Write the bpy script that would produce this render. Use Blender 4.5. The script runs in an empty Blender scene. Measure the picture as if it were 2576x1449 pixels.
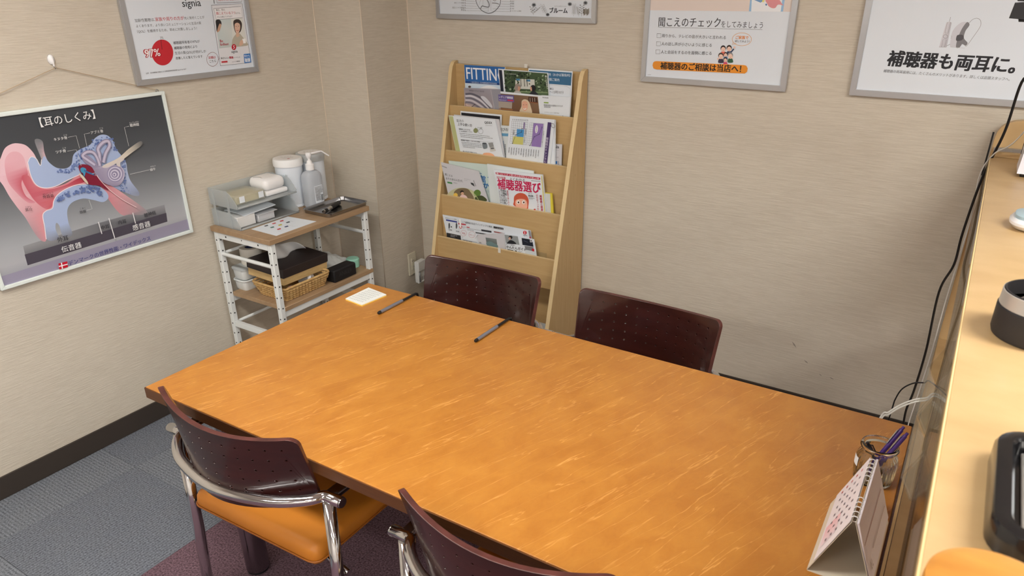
import bpy, bmesh, math, random
from mathutils import Vector, Matrix, noise
from mathutils.geometry import tessellate_polygon
R_ = math.radians
random.seed(4)
SC = bpy.context.scene
COL = SC.collection
# ------------------------------------------------------------------ camera
CAM_H = 1.7315508
FPX, PPX, PPY = 1829.8236, 1334.66407, 818.94162
CR = Matrix(((0.85415003, -0.22516085, 0.46875401), (0.52002584, 0.36822821, -0.7707017), (0.0009234, 0.90205908, 0.43161159)))
cam_d = bpy.data.cameras.new('camera'); cam = bpy.data.objects.new('camera', cam_d); COL.objects.link(cam)
cam.matrix_world = Matrix.Translation((0, 0, CAM_H)) @ CR.to_4x4()
cam_d.sensor_width = 36; cam_d.lens = FPX / 2576 * 36
cam_d.shift_x = (1288 - PPX) / 2576; cam_d.shift_y = (PPY - 724.5) / 2576
cam_d.clip_start = 0.02
cam_d.dof.use_dof = True; cam_d.dof.focus_distance = 2.3; cam_d.dof.aperture_fstop = 7.0
SC.camera = cam
# ------------------------------------------------------------------ world, exposure
w = bpy.data.worlds.new('world'); SC.world = w; w.use_nodes = True
w.node_tree.nodes['Background'].inputs[0].default_value = (0.9, 0.95, 1.0, 1); w.node_tree.nodes['Background'].inputs[1].default_value = 0.35
SC.view_settings.view_transform = 'Standard'; SC.view_settings.look = 'None'
SC.view_settings.exposure = 0.0; SC.view_settings.gamma = 1.0; SC.view_settings.use_curve_mapping = False
LIGHT_POWER = 40.0
CEIL = 2.45

# ------------------------------------------------------------------ pixel -> place helpers
CO = Vector((0, 0, CAM_H))
def ray(p): return CR @ Vector((p[0] - PPX, -(p[1] - PPY), -FPX))
def on_plane(p, o, n):
    r = ray(p); n = Vector(n); return CO + r * ((Vector(o) - CO).dot(n) / r.dot(n))
def on_x(p, x): return on_plane(p, (x, 0, 0), (1, 0, 0))
def on_y(p, y): return on_plane(p, (0, y, 0), (0, 1, 0))
def on_z(p, z): return on_plane(p, (0, 0, z), (0, 0, 1))

def lin(c):
    out = []
    for v in c[:3]:
        v = v / 255.0
        out.append(v / 12.92 if v <= 0.04045 else ((v + 0.055) / 1.055) ** 2.4)
    return (out[0], out[1], out[2], 1.0)

# ------------------------------------------------------------------ materials
MATS = {}
def mat(name, col=(200, 200, 200), rough=0.5, metal=0.0, spec=0.5, trans=0.0, ior=1.45, var=0.0, vscale=8.0, stretch=(1, 1, 1),
        bump=0.0, bscale=60.0, bstretch=(1, 1, 1), coat=0.0, alpha=1.0, col2=None, detail=4.0, emit=0.0, sheen=0.0):
    if name in MATS: return MATS[name]
    m = bpy.data.materials.new(name); m.use_nodes = True; MATS[name] = m
    nt = m.node_tree; b = nt.nodes['Principled BSDF']
    b.inputs['Base Color'].default_value = lin(col); b.inputs['Roughness'].default_value = rough
    b.inputs['Metallic'].default_value = metal; b.inputs['Specular IOR Level'].default_value = spec
    b.inputs['Transmission Weight'].default_value = trans; b.inputs['IOR'].default_value = ior
    b.inputs['Coat Weight'].default_value = coat; b.inputs['Coat Roughness'].default_value = 0.1; b.inputs['Alpha'].default_value = alpha
    b.inputs['Sheen Weight'].default_value = sheen
    if emit:
        b.inputs['Emission Color'].default_value = lin(col); b.inputs['Emission Strength'].default_value = emit
    def coords(st):
        tc = nt.nodes.new('ShaderNodeTexCoord'); mp = nt.nodes.new('ShaderNodeMapping'); mp.inputs['Scale'].default_value = st
        nt.links.new(tc.outputs['Object'], mp.inputs['Vector']); return mp
    if var or col2:
        mp = coords(stretch); n = nt.nodes.new('ShaderNodeTexNoise'); n.inputs['Scale'].default_value = vscale; n.inputs['Detail'].default_value = detail
        nt.links.new(mp.outputs[0], n.inputs['Vector'])
        rp = nt.nodes.new('ShaderNodeValToRGB'); rp.color_ramp.elements[0].position = 0.3; rp.color_ramp.elements[1].position = 0.7
        c1 = lin(col); c2 = lin(col2) if col2 else tuple(v * (1 - var) for v in c1[:3]) + (1,)
        rp.color_ramp.elements[0].color = c2; rp.color_ramp.elements[1].color = c1
        nt.links.new(n.outputs['Fac'], rp.inputs[0]); nt.links.new(rp.outputs[0], b.inputs['Base Color'])
    if bump:
        mp = coords(bstretch); n = nt.nodes.new('ShaderNodeTexNoise'); n.inputs['Scale'].default_value = bscale; n.inputs['Detail'].default_value = 3
        nt.links.new(mp.outputs[0], n.inputs['Vector'])
        bp = nt.nodes.new('ShaderNodeBump'); bp.inputs['Strength'].default_value = bump; bp.inputs['Distance'].default_value = 0.002
        nt.links.new(n.outputs['Fac'], bp.inputs['Height']); nt.links.new(bp.outputs[0], b.inputs['Normal'])
    return m

def wallpaper(name, horiz):
    m = bpy.data.materials.new(name); m.use_nodes = True; nt = m.node_tree; b = nt.nodes['Principled BSDF']; b.inputs['Roughness'].default_value = 0.75
    b.inputs['Specular IOR Level'].default_value = 0.25
    tc = nt.nodes.new('ShaderNodeTexCoord')
    def nz(st, sc, det=4):
        mp = nt.nodes.new('ShaderNodeMapping'); mp.inputs['Scale'].default_value = st; nt.links.new(tc.outputs['Object'], mp.inputs['Vector'])
        n = nt.nodes.new('ShaderNodeTexNoise'); n.inputs['Scale'].default_value = sc; n.inputs['Detail'].default_value = det; n.inputs['Distortion'].default_value = 0.15
        nt.links.new(mp.outputs[0], n.inputs['Vector']); return n
    a = nz((5, 5, 95), 2.6, 5); f = nz((14, 14, 260), 2.2, 3)
    mx = nt.nodes.new('ShaderNodeMath'); mx.operation = 'MULTIPLY_ADD'; mx.inputs[1].default_value = 0.6
    nt.links.new(f.outputs['Fac'], mx.inputs[0]); nt.links.new(a.outputs['Fac'], mx.inputs[2])
    rp = nt.nodes.new('ShaderNodeValToRGB'); rp.color_ramp.elements[0].position = 0.55; rp.color_ramp.elements[1].position = 1.05
    rp.color_ramp.elements[0].color = lin((196, 187, 172)); rp.color_ramp.elements[1].color = lin((208, 200, 186))
    nt.links.new(mx.outputs[0], rp.inputs[0]); nt.links.new(rp.outputs[0], b.inputs['Base Color'])
    bp = nt.nodes.new('ShaderNodeBump'); bp.inputs['Strength'].default_value = 0.45; bp.inputs['Distance'].default_value = 0.0022
    nt.links.new(mx.outputs[0], bp.inputs['Height']); nt.links.new(bp.outputs[0], b.inputs['Normal'])
    MATS[name] = m; return m

def carpet(name, base, stripe, axis):
    m = bpy.data.materials.new(name); m.use_nodes = True; nt = m.node_tree; b = nt.nodes['Principled BSDF']; b.inputs['Roughness'].default_value = 0.95
    b.inputs['Specular IOR Level'].default_value = 0.1
    tc = nt.nodes.new('ShaderNodeTexCoord')
    wv = nt.nodes.new('ShaderNodeTexWave'); wv.wave_type = 'BANDS'; wv.bands_direction = axis; wv.inputs['Scale'].default_value = 27; wv.inputs['Distortion'].default_value = 1.5
    wv.inputs['Detail'].default_value = 2; wv.inputs['Detail Scale'].default_value = 6
    nt.links.new(tc.outputs['Object'], wv.inputs['Vector'])
    n = nt.nodes.new('ShaderNodeTexNoise'); n.inputs['Scale'].default_value = 170; n.inputs['Detail'].default_value = 3; nt.links.new(tc.outputs['Object'], n.inputs['Vector'])
    n2 = nt.nodes.new('ShaderNodeTexNoise'); n2.inputs['Scale'].default_value = 14; n2.inputs['Detail'].default_value = 2; nt.links.new(tc.outputs['Object'], n2.inputs['Vector'])
    ad = nt.nodes.new('ShaderNodeMath'); ad.operation = 'MULTIPLY_ADD'; ad.inputs[1].default_value = stripe
    nt.links.new(wv.outputs['Fac'], ad.inputs[0]); nt.links.new(n.outputs['Fac'], ad.inputs[2])
    rp = nt.nodes.new('ShaderNodeValToRGB'); rp.color_ramp.elements[0].position = 0.35; rp.color_ramp.elements[1].position = 0.65 + stripe
    rp.color_ramp.elements[0].color = lin([v * 0.66 for v in base]); rp.color_ramp.elements[1].color = lin([min(255, v * 1.3) for v in base])
    nt.links.new(ad.outputs[0], rp.inputs[0])
    mx = nt.nodes.new('ShaderNodeMix'); mx.data_type = 'RGBA'; mx.inputs['Factor'].default_value = 0.25
    r2 = nt.nodes.new('ShaderNodeValToRGB'); r2.color_ramp.elements[0].color = lin((82, 92, 112) if stripe > .1 else (96, 70, 84)); r2.color_ramp.elements[1].color = lin(base)
    nt.links.new(n2.outputs['Fac'], r2.inputs[0]); nt.links.new(rp.outputs[0], mx.inputs['A']); nt.links.new(r2.outputs[0], mx.inputs['B'])
    nt.links.new(mx.outputs['Result'], b.inputs['Base Color'])
    bp = nt.nodes.new('ShaderNodeBump'); bp.inputs['Strength'].default_value = 0.6; bp.inputs['Distance'].default_value = 0.003
    nt.links.new(ad.outputs[0], bp.inputs['Height']); nt.links.new(bp.outputs[0], b.inputs['Normal'])
    MATS[name] = m; return m

def figured_wood(name, dark, light, ang, rough=0.3, sc=1.0, coat=0.3, ray=40):
    """orange figured veneer: soft cloudy ground, fine curls, thin paler rays along one direction"""
    m = bpy.data.materials.new(name); m.use_nodes = True; nt = m.node_tree; b = nt.nodes['Principled BSDF']; b.inputs['Roughness'].default_value = rough
    b.inputs['Coat Weight'].default_value = coat; b.inputs['Coat Roughness'].default_value = 0.25
    tc = nt.nodes.new('ShaderNodeTexCoord')
    rt = nt.nodes.new('ShaderNodeMapping'); rt.inputs['Rotation'].default_value = (0, 0, ang); nt.links.new(tc.outputs['Object'], rt.inputs['Vector'])
    def nz(st, s, det, dist):
        mp = nt.nodes.new('ShaderNodeMapping'); mp.inputs['Scale'].default_value = st; nt.links.new(rt.outputs[0], mp.inputs['Vector'])
        n = nt.nodes.new('ShaderNodeTexNoise'); n.inputs['Scale'].default_value = s * sc; n.inputs['Detail'].default_value = det; n.inputs['Distortion'].default_value = dist
        nt.links.new(mp.outputs[0], n.inputs['Vector']); return n
    cloud = nz((1, 1.6, 1), 11, 4, 0.6); curl = nz((1.2, 2.2, 1), 26, 5, 2.2); rays = nz((.42, 5.2, 1), 5.5, 4.0, 0.12); mask = nz((1, 1.5, 1), 6, 2, 0)
    r1 = nt.nodes.new('ShaderNodeValToRGB'); r1.color_ramp.elements[0].position = 0.3; r1.color_ramp.elements[1].position = 0.72
    r1.color_ramp.elements[0].color = lin(dark); r1.color_ramp.elements[1].color = lin(light)
    ad = nt.nodes.new('ShaderNodeMath'); ad.operation = 'MULTIPLY_ADD'; ad.inputs[1].default_value = 0.35
    sb = nt.nodes.new('ShaderNodeMath'); sb.operation = 'SUBTRACT'; sb.inputs[1].default_value = 0.5
    nt.links.new(curl.outputs['Fac'], sb.inputs[0]); nt.links.new(sb.outputs[0], ad.inputs[0]); nt.links.new(cloud.outputs['Fac'], ad.inputs[2])
    nt.links.new(ad.outputs[0], r1.inputs[0])
    r2 = nt.nodes.new('ShaderNodeValToRGB'); e = r2.color_ramp.elements; e[0].position = 0.489; e[0].color = (0, 0, 0, 1); e[1].position = 0.500; e[1].color = (1, 1, 1, 1)
    k = e.new(0.508); k.color = (0, 0, 0, 1)
    nt.links.new(rays.outputs['Fac'], r2.inputs[0])
    fa = nt.nodes.new('ShaderNodeMath'); fa.operation = 'MULTIPLY'; nt.links.new(r2.outputs[0], fa.inputs[0]); nt.links.new(mask.outputs['Fac'], fa.inputs[1])
    mx = nt.nodes.new('ShaderNodeMix'); mx.data_type = 'RGBA'
    nt.links.new(fa.outputs[0], mx.inputs['Factor']); nt.links.new(r1.outputs[0], mx.inputs['A']); mx.inputs['B'].default_value = lin([min(255, v + ray) for v in light])
    nt.links.new(mx.outputs['Result'], b.inputs['Base Color'])
    MATS[name] = m; return m

def thin_sheet(name, tint, body=0.0, rough=0.03):
    """clear thin plastic: see-through with a fresnel sheen; body = share of milky white"""
    m = bpy.data.materials.new(name); m.use_nodes = True; nt = m.node_tree; nt.nodes.remove(nt.nodes['Principled BSDF'])
    out = nt.nodes['Material Output']; tr_ = nt.nodes.new('ShaderNodeBsdfTransparent'); tr_.inputs[0].default_value = lin(tint)
    gl = nt.nodes.new('ShaderNodeBsdfGlossy'); gl.inputs['Roughness'].default_value = rough
    lw = nt.nodes.new('ShaderNodeLayerWeight'); lw.inputs[0].default_value = .5
    pw = nt.nodes.new('ShaderNodeMath'); pw.operation = 'POWER'; pw.inputs[1].default_value = 3.5; nt.links.new(lw.outputs['Facing'], pw.inputs[0])
    fr = nt.nodes.new('ShaderNodeMath'); fr.operation = 'MULTIPLY_ADD'; fr.inputs[1].default_value = .55; fr.inputs[2].default_value = .035; nt.links.new(pw.outputs[0], fr.inputs[0])
    base = tr_
    if body:
        df = nt.nodes.new('ShaderNodeBsdfTranslucent'); df.inputs[0].default_value = lin((232, 236, 238)); d2 = nt.nodes.new('ShaderNodeBsdfDiffuse'); d2.inputs[0].default_value = lin((232, 236, 238))
        mm = nt.nodes.new('ShaderNodeMixShader'); mm.inputs[0].default_value = .45; nt.links.new(d2.outputs[0], mm.inputs[1]); nt.links.new(df.outputs[0], mm.inputs[2])
        m2 = nt.nodes.new('ShaderNodeMixShader'); m2.inputs[0].default_value = body; nt.links.new(tr_.outputs[0], m2.inputs[1]); nt.links.new(mm.outputs[0], m2.inputs[2]); base = m2
    mx = nt.nodes.new('ShaderNodeMixShader'); nt.links.new(fr.outputs[0], mx.inputs[0]); nt.links.new(base.outputs[0], mx.inputs[1]); nt.links.new(gl.outputs[0], mx.inputs[2])
    nt.links.new(mx.outputs[0], out.inputs['Surface']); MATS[name] = m; return m
def ink_material():
    m = bpy.data.materials.new('printed_ink'); m.use_nodes = True; nt = m.node_tree; b = nt.nodes['Principled BSDF']; b.inputs['Roughness'].default_value = 0.35
    b.inputs['Specular IOR Level'].default_value = 0.35
    a = nt.nodes.new('ShaderNodeVertexColor'); a.layer_name = 'pigment'; nt.links.new(a.outputs['Color'], b.inputs['Base Color'])
    MATS['ink'] = m; return m
INK = ink_material()

# ------------------------------------------------------------------ mesh helpers
def sharpen(bm, ang=0.62):
    for e in bm.edges:
        if len(e.link_faces) == 2 and e.calc_face_angle(0) > ang: e.smooth = False
class MB:
    """collects shapes; vertices are given in the coordinates of the thing (or the world, see O.build)"""
    def __init__(s): s.bm = bmesh.new()
    def _new(s, verts, faces, smooth=False):
        vs = [s.bm.verts.new(v) for v in verts]; out = []
        for f in faces:
            try: nf = s.bm.faces.new([vs[i] for i in f]); nf.smooth = smooth; out.append(nf)
            except ValueError: pass
        return vs, out
    def box(s, a, b, bev=0.0, seg=2, M=None):
        x0, y0, z0 = a; x1, y1, z1 = b
        v = [Vector(p) for p in ((x0, y0, z0), (x1, y0, z0), (x1, y1, z0), (x0, y1, z0), (x0, y0, z1), (x1, y0, z1), (x1, y1, z1), (x0, y1, z1))]
        if M is not None: v = [M @ p for p in v]
        vs, fs = s._new(v, ((3, 2, 1, 0), (4, 5, 6, 7), (0, 1, 5, 4), (1, 2, 6, 5), (2, 3, 7, 6), (3, 0, 4, 7)))
        if bev:
            es = {e for f in fs for e in f.edges}
            r = bmesh.ops.bevel(s.bm, geom=list(es), offset=bev, segments=seg, profile=0.5, affect='EDGES')
            for f in r['faces']: f.smooth = True
        return s
    def prism(s, poly, d, smooth=False):
        """poly: planar list of 3D points, d: extrusion vector"""
        n = len(poly); d = Vector(d); P = [Vector(p) for p in poly]
        nrm = Vector((0, 0, 0))
        for i in range(n): nrm += P[i].cross(P[(i + 1) % n])
        if nrm.dot(d) > 0: P.reverse()
        Q = [p + d for p in P]
        fs = [tuple(range(n)), tuple(range(2 * n - 1, n - 1, -1))] + [(i, n + i, n + (i + 1) % n, (i + 1) % n) for i in range(n)]
        vs, out = s._new(P + Q, fs)
        for f in out[2:]: f.smooth = smooth
        return s
    def tube(s, pts, r, seg=12, cap=True, closed=False, flat=None, up=None):
        pts = [Vector(p) for p in pts]; n = len(pts)
        rr = r if isinstance(r, (list, tuple)) else [r] * n
        tang = []
        for i in range(n):
            a = pts[i - 1] if (i > 0 or closed) else pts[i]; b = pts[(i + 1) % n] if (i < n - 1 or closed) else pts[i]
            t = b - a; tang.append(t.normalized() if t.length > 1e-9 else Vector((0, 0, 1)))
        u = Vector(up) if up else (Vector((0, 0, 1)) if abs(tang[0].z) < 0.9 else Vector((1, 0, 0)))
        rings = []
        for i in range(n):
            t = tang[i]; u = (u - t * u.dot(t)); u.normalize(); v = t.cross(u)
            fl = flat if flat else 1.0
            rings.append([pts[i] + (u * math.cos(2 * math.pi * k / seg) + v * math.sin(2 * math.pi * k / seg) * fl) * rr[i] for k in range(seg)])
        verts = [p for rg in rings for p in rg]; fs = []
        m = n if closed else n - 1
        for i in range(m):
            j = (i + 1) % n
            for k in range(seg): fs.append((i * seg + k, i * seg + (k + 1) % seg, j * seg + (k + 1) % seg, j * seg + k))
        vs, out = s._new(verts, fs, True)
        if cap and not closed:
            for idx in (range(seg - 1, -1, -1), range((n - 1) * seg, n * seg)):
                try: s.bm.faces.new([vs[q] for q in idx])
                except ValueError: pass
        return s
    def lathe(s, prof, c=(0, 0, 0), seg=32, ribs=0, ribd=0.0, ribz=(0, 0), smooth=True, sx=1.0, sy=1.0, p=2.0):
        """prof: (r,z) list; p: superellipse power for squarish bodies"""
        verts = []; n = len(prof)
        for (r, z) in prof:
            for k in range(seg):
                a = 2 * math.pi * k / seg; q = r
                if ribs and ribz[0] <= z <= ribz[1]: q = r + ribd * math.cos(ribs * a)
                cx, sn = math.cos(a), math.sin(a)
                if p != 2.0:
                    g = (abs(cx) ** p + abs(sn) ** p) ** (-1.0 / p); cx *= g; sn *= g
                verts.append((c[0] + q * cx * sx, c[1] + q * sn * sy, c[2] + z))
        fs = [(i * seg + k, i * seg + (k + 1) % seg, (i + 1) * seg + (k + 1) % seg, (i + 1) * seg + k) for i in range(n - 1) for k in range(seg)]
        vs, out = s._new(verts, fs, smooth)
        if prof[0][0] > 1e-6: s.bm.faces.new([vs[k] for k in range(seg - 1, -1, -1)])
        if prof[-1][0] > 1e-6: s.bm.faces.new([vs[(n - 1) * seg + k] for k in range(seg)])
        return s
    def grid(s, fn, nu, nv, thick=0.0, smooth=True):
        """fn(u,v)->point, u,v in 0..1"""
        P = [[Vector(fn(i / nu, j / nv)) for i in range(nu + 1)] for j in range(nv + 1)]
        idx = lambda i, j: j * (nu + 1) + i
        verts = [P[j][i] for j in range(nv + 1) for i in range(nu + 1)]
        fs = [(idx(i, j), idx(i + 1, j), idx(i + 1, j + 1), idx(i, j + 1)) for j in range(nv) for i in range(nu)]
        if thick:
            N = []
            for j in range(nv + 1):
                for i in range(nu + 1):
                    a = P[j][min(i + 1, nu)] - P[j][max(i - 1, 0)]; b = P[min(j + 1, nv)][i] - P[max(j - 1, 0)][i]
                    q = a.cross(b); N.append(q.normalized() if q.length > 1e-12 else Vector((0, 0, 1)))
            m = len(verts); verts = verts + [verts[q] - N[q] * thick for q in range(m)]
            fs += [tuple(reversed([q + m for q in f])) for f in fs[:nu * nv]]
            for i in range(nu):
                fs.append((idx(i + 1, 0), idx(i, 0), idx(i, 0) + m, idx(i + 1, 0) + m)); fs.append((idx(i, nv), idx(i + 1, nv), idx(i + 1, nv) + m, idx(i, nv) + m))
            for j in range(nv):
                fs.append((idx(0, j), idx(0, j + 1), idx(0, j + 1) + m, idx(0, j) + m)); fs.append((idx(nu, j + 1), idx(nu, j), idx(nu, j) + m, idx(nu, j + 1) + m))
        s._new(verts, fs, smooth); return s
    def mesh(s, name, shift=None, weld=False):
        if weld: bmesh.ops.remove_doubles(s.bm, verts=s.bm.verts, dist=1e-5)
        if shift is not None: bmesh.ops.translate(s.bm, verts=s.bm.verts, vec=-Vector(shift))
        sharpen(s.bm); me = bpy.data.meshes.new(name); s.bm.to_mesh(me); s.bm.free(); return me

def link(name, data, m=None, parent=None):
    o = bpy.data.objects.new(name, data); COL.objects.link(o)
    if m is not None and data is not None and not data.materials: data.materials.append(m)
    if parent is not None: o.parent = parent
    return o
def thing(name, label, cat, loc=(0, 0, 0), rz=0.0, group=None):
    o = link(name, None); o.location = loc; o.rotation_euler = (0, 0, rz); o.empty_display_size = 0.05
    o['label'] = label; o['category'] = cat
    if group: o['group'] = group
    return o
def part(name, mb, m, parent, local=False, label=None, weld=False):
    """mb in world coordinates unless local; a sub-part's parent has identity transform in its thing"""
    sh = None
    if not local:
        r = parent
        while r.parent is not None: r = r.parent
        sh = r.location
    o = link(name, mb.mesh(name, sh, weld), m, parent)
    if label: o['label'] = label
    return o
def tag(o, label, cat, group=None):
    o['label'] = label; o['category'] = cat
    if group: o['group'] = group
    return o
def single(name, mb, m, label, cat, group=None, base=None):
    o = link(name, mb.mesh(name, base), m)
    if base is not None: o.location = base
    return tag(o, label, cat, group)
def struct(name, mb, m):
    o = link(name, mb.mesh(name), m); o['kind'] = 'structure'; return o
def copy_tree(o, parent=None):
    c = o.copy(); COL.objects.link(c); c.parent = parent
    for ch in list(o.children): copy_tree(ch, c)
    return c
def bez(pts, n=8):
    """Catmull-Rom through points"""
    P = [Vector(p) for p in pts]; P = [2 * P[0] - P[1]] + P + [2 * P[-1] - P[-2]]; out = []
    for i in range(1, len(P) - 2):
        a, b, c, d = P[i - 1:i + 3]
        for k in range(n):
            t = k / n
            out.append(0.5 * ((2 * b) + (c - a) * t + (2 * a - 5 * b + 4 * c - d) * t * t + (3 * b - a - 3 * c + d) * t ** 3))
    out.append(P[-2]); return out
def rounded_rect(w, h, r, n=5):
    out = []
    for cx, cy, a0 in ((w / 2 - r, h / 2 - r, 0), (-w / 2 + r, h / 2 - r, 90), (-w / 2 + r, -h / 2 + r, 180), (w / 2 - r, -h / 2 + r, 270)):
        for k in range(n + 1):
            a = R_(a0 + 90 * k / n); out.append((cx + r * math.cos(a), cy + r * math.sin(a)))
    return out

# ------------------------------------------------------------------ printed artwork
TXT = {}
def text_geo(body, shear=0.0):
    key = (body, shear)
    if key in TXT: return TXT[key]
    cu = bpy.data.curves.new('t', 'FONT'); cu.body = body; cu.resolution_u = 2; cu.shear = shear
    ob = bpy.data.objects.new('t', cu); me = bpy.data.meshes.new_from_object(ob)
    v = [(p.co.x, p.co.y) for p in me.vertices]; f = [tuple(p.vertices) for p in me.polygons]
    bpy.data.objects.remove(ob); bpy.data.curves.remove(cu); bpy.data.meshes.remove(me)
    xs = [p[0] for p in v] or [0, 1]; ys = [p[1] for p in v] or [0, 1]
    TXT[key] = (v, f, min(xs), max(xs), min(ys), max(ys)); return TXT[key]

def STRIKE(b): return [(0, 0)] if b < .004 else ([(-b, 0), (b, 0)] if b < .02 else [(-b, -b * .6), (b, -b * .6), (-b, b * .6), (b, b * .6), (0, 0)])
class Print:
    """flat ink on a plane given by origin, right and up; art coordinates come from a crop (ox, oy, scale) of the photograph"""
    def __init__(s, o, u, v, crop=(0, 0, 1.0), step=3e-5):
        s.o = Vector(o); s.u = Vector(u).normalized(); s.v = Vector(v).normalized(); s.n = s.u.cross(s.v)
        s.crop = crop; s.step = step; s.h = step; s.V = []; s.F = []; s.C = []
    def uv(s, p):
        ox, oy, k = s.crop; q = on_plane((ox + p[0] / k, oy + p[1] / k), s.o, s.n) - s.o
        return (q.dot(s.u), q.dot(s.v))
    def put(s, uvs, faces, cols):
        b = len(s.V); s.h += s.step
        for i, (a, c) in enumerate(uvs):
            s.V.append(s.o + s.u * a + s.v * c + s.n * s.h); s.C.append(lin(cols[i] if isinstance(cols[0], (list, tuple)) else cols))
        s.F += [tuple(b + q for q in f) for f in faces]
    def poly(s, pts, col, raw=False):
        q = pts if raw else [s.uv(p) for p in pts]
        f = tessellate_polygon([[Vector((a, b, 0)) for a, b in q]])
        s.put(q, f, col)
    def smooth(s, pts, col, n=5, closed=True):
        q = [Vector((p[0], p[1], 0)) for p in pts]; k = len(q); out = []; cc = []
        for i in range(k):
            a, b, c, d = q[i - 1], q[i], q[(i + 1) % k], q[(i + 2) % k]
            for j in range(n):
                t = j / n; r = 0.5 * ((2 * b) + (c - a) * t + (2 * a - 5 * b + 4 * c - d) * t * t + (3 * b - a - 3 * c + d) * t ** 3); out.append((r.x, r.y))
                if isinstance(col[0], (list, tuple)): cc.append([col[i][z] * (1 - t) + col[(i + 1) % k][z] * t for z in range(3)])
        s.poly(out, cc if cc else col)
    def ell(s, c, rx, ry, col, n=20, rot=0.0):
        cr, sr = math.cos(rot), math.sin(rot); pts = []
        for k in range(n):
            a = 2 * math.pi * k / n; x, y = rx * math.cos(a), ry * math.sin(a); pts.append((c[0] + x * cr - y * sr, c[1] + x * sr + y * cr))
        s.poly(pts, col)
    def line(s, pts, wd, col, curve=False):
        """wd in crop pixels"""
        if curve: pts = [(p.x, p.y) for p in bez([(a, b, 0) for a, b in pts], 6)]
        q = [Vector(s.uv(p)) for p in pts]; wm = wd / s.crop[2] * ((q[0] - q[-1]).length / max(1e-6, (Vector(pts[0]) - Vector(pts[-1])).length / s.crop[2]) if (q[0] - q[-1]).length > 1e-6 else 0.0014)
        wm = max(min(wm, wd / s.crop[2] * 0.0022), wd / s.crop[2] * 0.0009)
        L = []; Rr = []
        for i in range(len(q)):
            t = (q[min(i + 1, len(q) - 1)] - q[max(i - 1, 0)]); t = t.normalized() if t.length > 0 else Vector((1, 0)); nn = Vector((-t.y, t.x)) * wm / 2
            L.append(q[i] + nn); Rr.append(q[i] - nn)
        m = len(q); s.put([tuple(p) for p in L + Rr], [(i, i + 1, m + i + 1, m + i) for i in range(m - 1)], col)
    def ring(s, c, rx, ry, wd, col, n=24): s.line([(c[0] + rx * math.cos(2 * math.pi * k / n), c[1] + ry * math.sin(2 * math.pi * k / n)) for k in range(n + 1)], wd, col)
    def text(s, body, p0, p1, col, bold=0.0, vs=1.0, shear=0.0):
        """ink from p0 (left end of base line) to p1 (right end)"""
        v, f, x0, x1, y0, y1 = text_geo(body, shear)
        if not v: return
        a = Vector(s.uv(p0)); b = Vector(s.uv(p1)); d = (b - a); k = d.length / (x1 - x0); d.normalize(); e = Vector((-d.y, d.x))
        for bx, by in STRIKE(bold): s.put([tuple(a + d * ((x - x0 + bx) * k) + e * ((y + by) * k * vs)) for x, y in v], f, col)
    def down(s, body, p0, p1, col, bold=0.0, wid=1.0):
        """upright characters stacked from p0 (top) to p1 (bottom)"""
        n = len(body); a = Vector(s.uv(p0)); b = Vector(s.uv(p1)); st = (b - a) / n; k = st.length
        dn = st.normalized(); rt = Vector((-dn.y, dn.x))
        for i, ch in enumerate(body):
            v, f, x0, x1, y0, y1 = text_geo(ch)
            if not v: continue
            cx = (x0 + x1) / 2; o = a + st * (i + 0.88)
            for bx, by in STRIKE(bold): s.put([tuple(o + rt * ((x - cx + bx) * k * wid) - dn * ((y + by) * k)) for x, y in v], f, col)
    def greek(s, p0, p1, n, gap, wd, col, step=None):
        """n lines of print too small to read, running from p0 to p1, shifted by gap each"""
        rnd = random.Random(int(p0[0] * 7 + p0[1]))
        for i in range(n):
            a = Vector((p0[0] + gap[0] * i, p0[1] + gap[1] * i)); b = Vector((p1[0] + gap[0] * i, p1[1] + gap[1] * i)); b = a + (b - a) * (rnd.uniform(.45, .7) if i == n - 1 else rnd.uniform(.92, 1))
            t = 0.0; L = (b - a).length
            while t < 1:
                e = min(1, t + rnd.uniform(4, 9) * wd / L); s.line([a + (b - a) * t, a + (b - a) * e], wd, col); t = e + wd * 0.7 / L
    def flush(s, parent, name): s.build(parent, name); s.V, s.F, s.C = [], [], []
    def build(s, parent, name='printed_artwork', label=None):
        if not s.V: return None
        r = parent
        while r.parent is not None: r = r.parent
        inv = r.matrix_basis.inverted()
        me = bpy.data.meshes.new(name); me.from_pydata([inv @ p for p in s.V], [], s.F)
        at = me.color_attributes.new('pigment', 'FLOAT_COLOR', 'POINT')
        for i, c in enumerate(s.C): at.data[i].color = c
        o = link(name, me, INK, parent)
        if label: o['label'] = label
        return o

# ------------------------------------------------------------------ the room
XL, YB = -2.77, 2.97
PIL = [(-2.77, 2.615), (-2.478, 2.615), (-2.507, 2.97)]
WP = wallpaper('wallpaper', True)
XR, YF = 4.6, -4.6
struct('wall_left', MB().box((XL - .1, YF - .1, 0), (XL, YB + .1, CEIL)), WP)
struct('wall_back', MB().box((XL, YB, 0), (XR + .1, YB + .1, CEIL)), WP)
struct('wall_pillar', MB().prism([(XL, 2.615, 0), (-2.478, 2.615, 0), (-2.507, YB, 0), (XL, YB, 0)], (0, 0, CEIL)), WP)
mat('plaster', (226, 222, 214), .8)
struct('wall_rear', MB().box((XL, YF - .1, 0), (XR + .1, YF, CEIL)), mat('plaster'))
struct('wall_right', MB().box((XR, YF, 0), (XR + .1, YB, CEIL)), mat('plaster'))
mat('ceiling_board', (232, 232, 228), .85, bump=.2, bscale=90)
struct('ceiling', MB().box((XL, YF, CEIL), (XR, YB, CEIL + .05)), mat('ceiling_board'))
BASE = mat('baseboard_vinyl', (62, 55, 50), .45, var=.12, vscale=5)
struct('baseboard_left', MB().box((XL, YF, 0), (XL + .008, 2.607, .088), .003), BASE)
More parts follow.
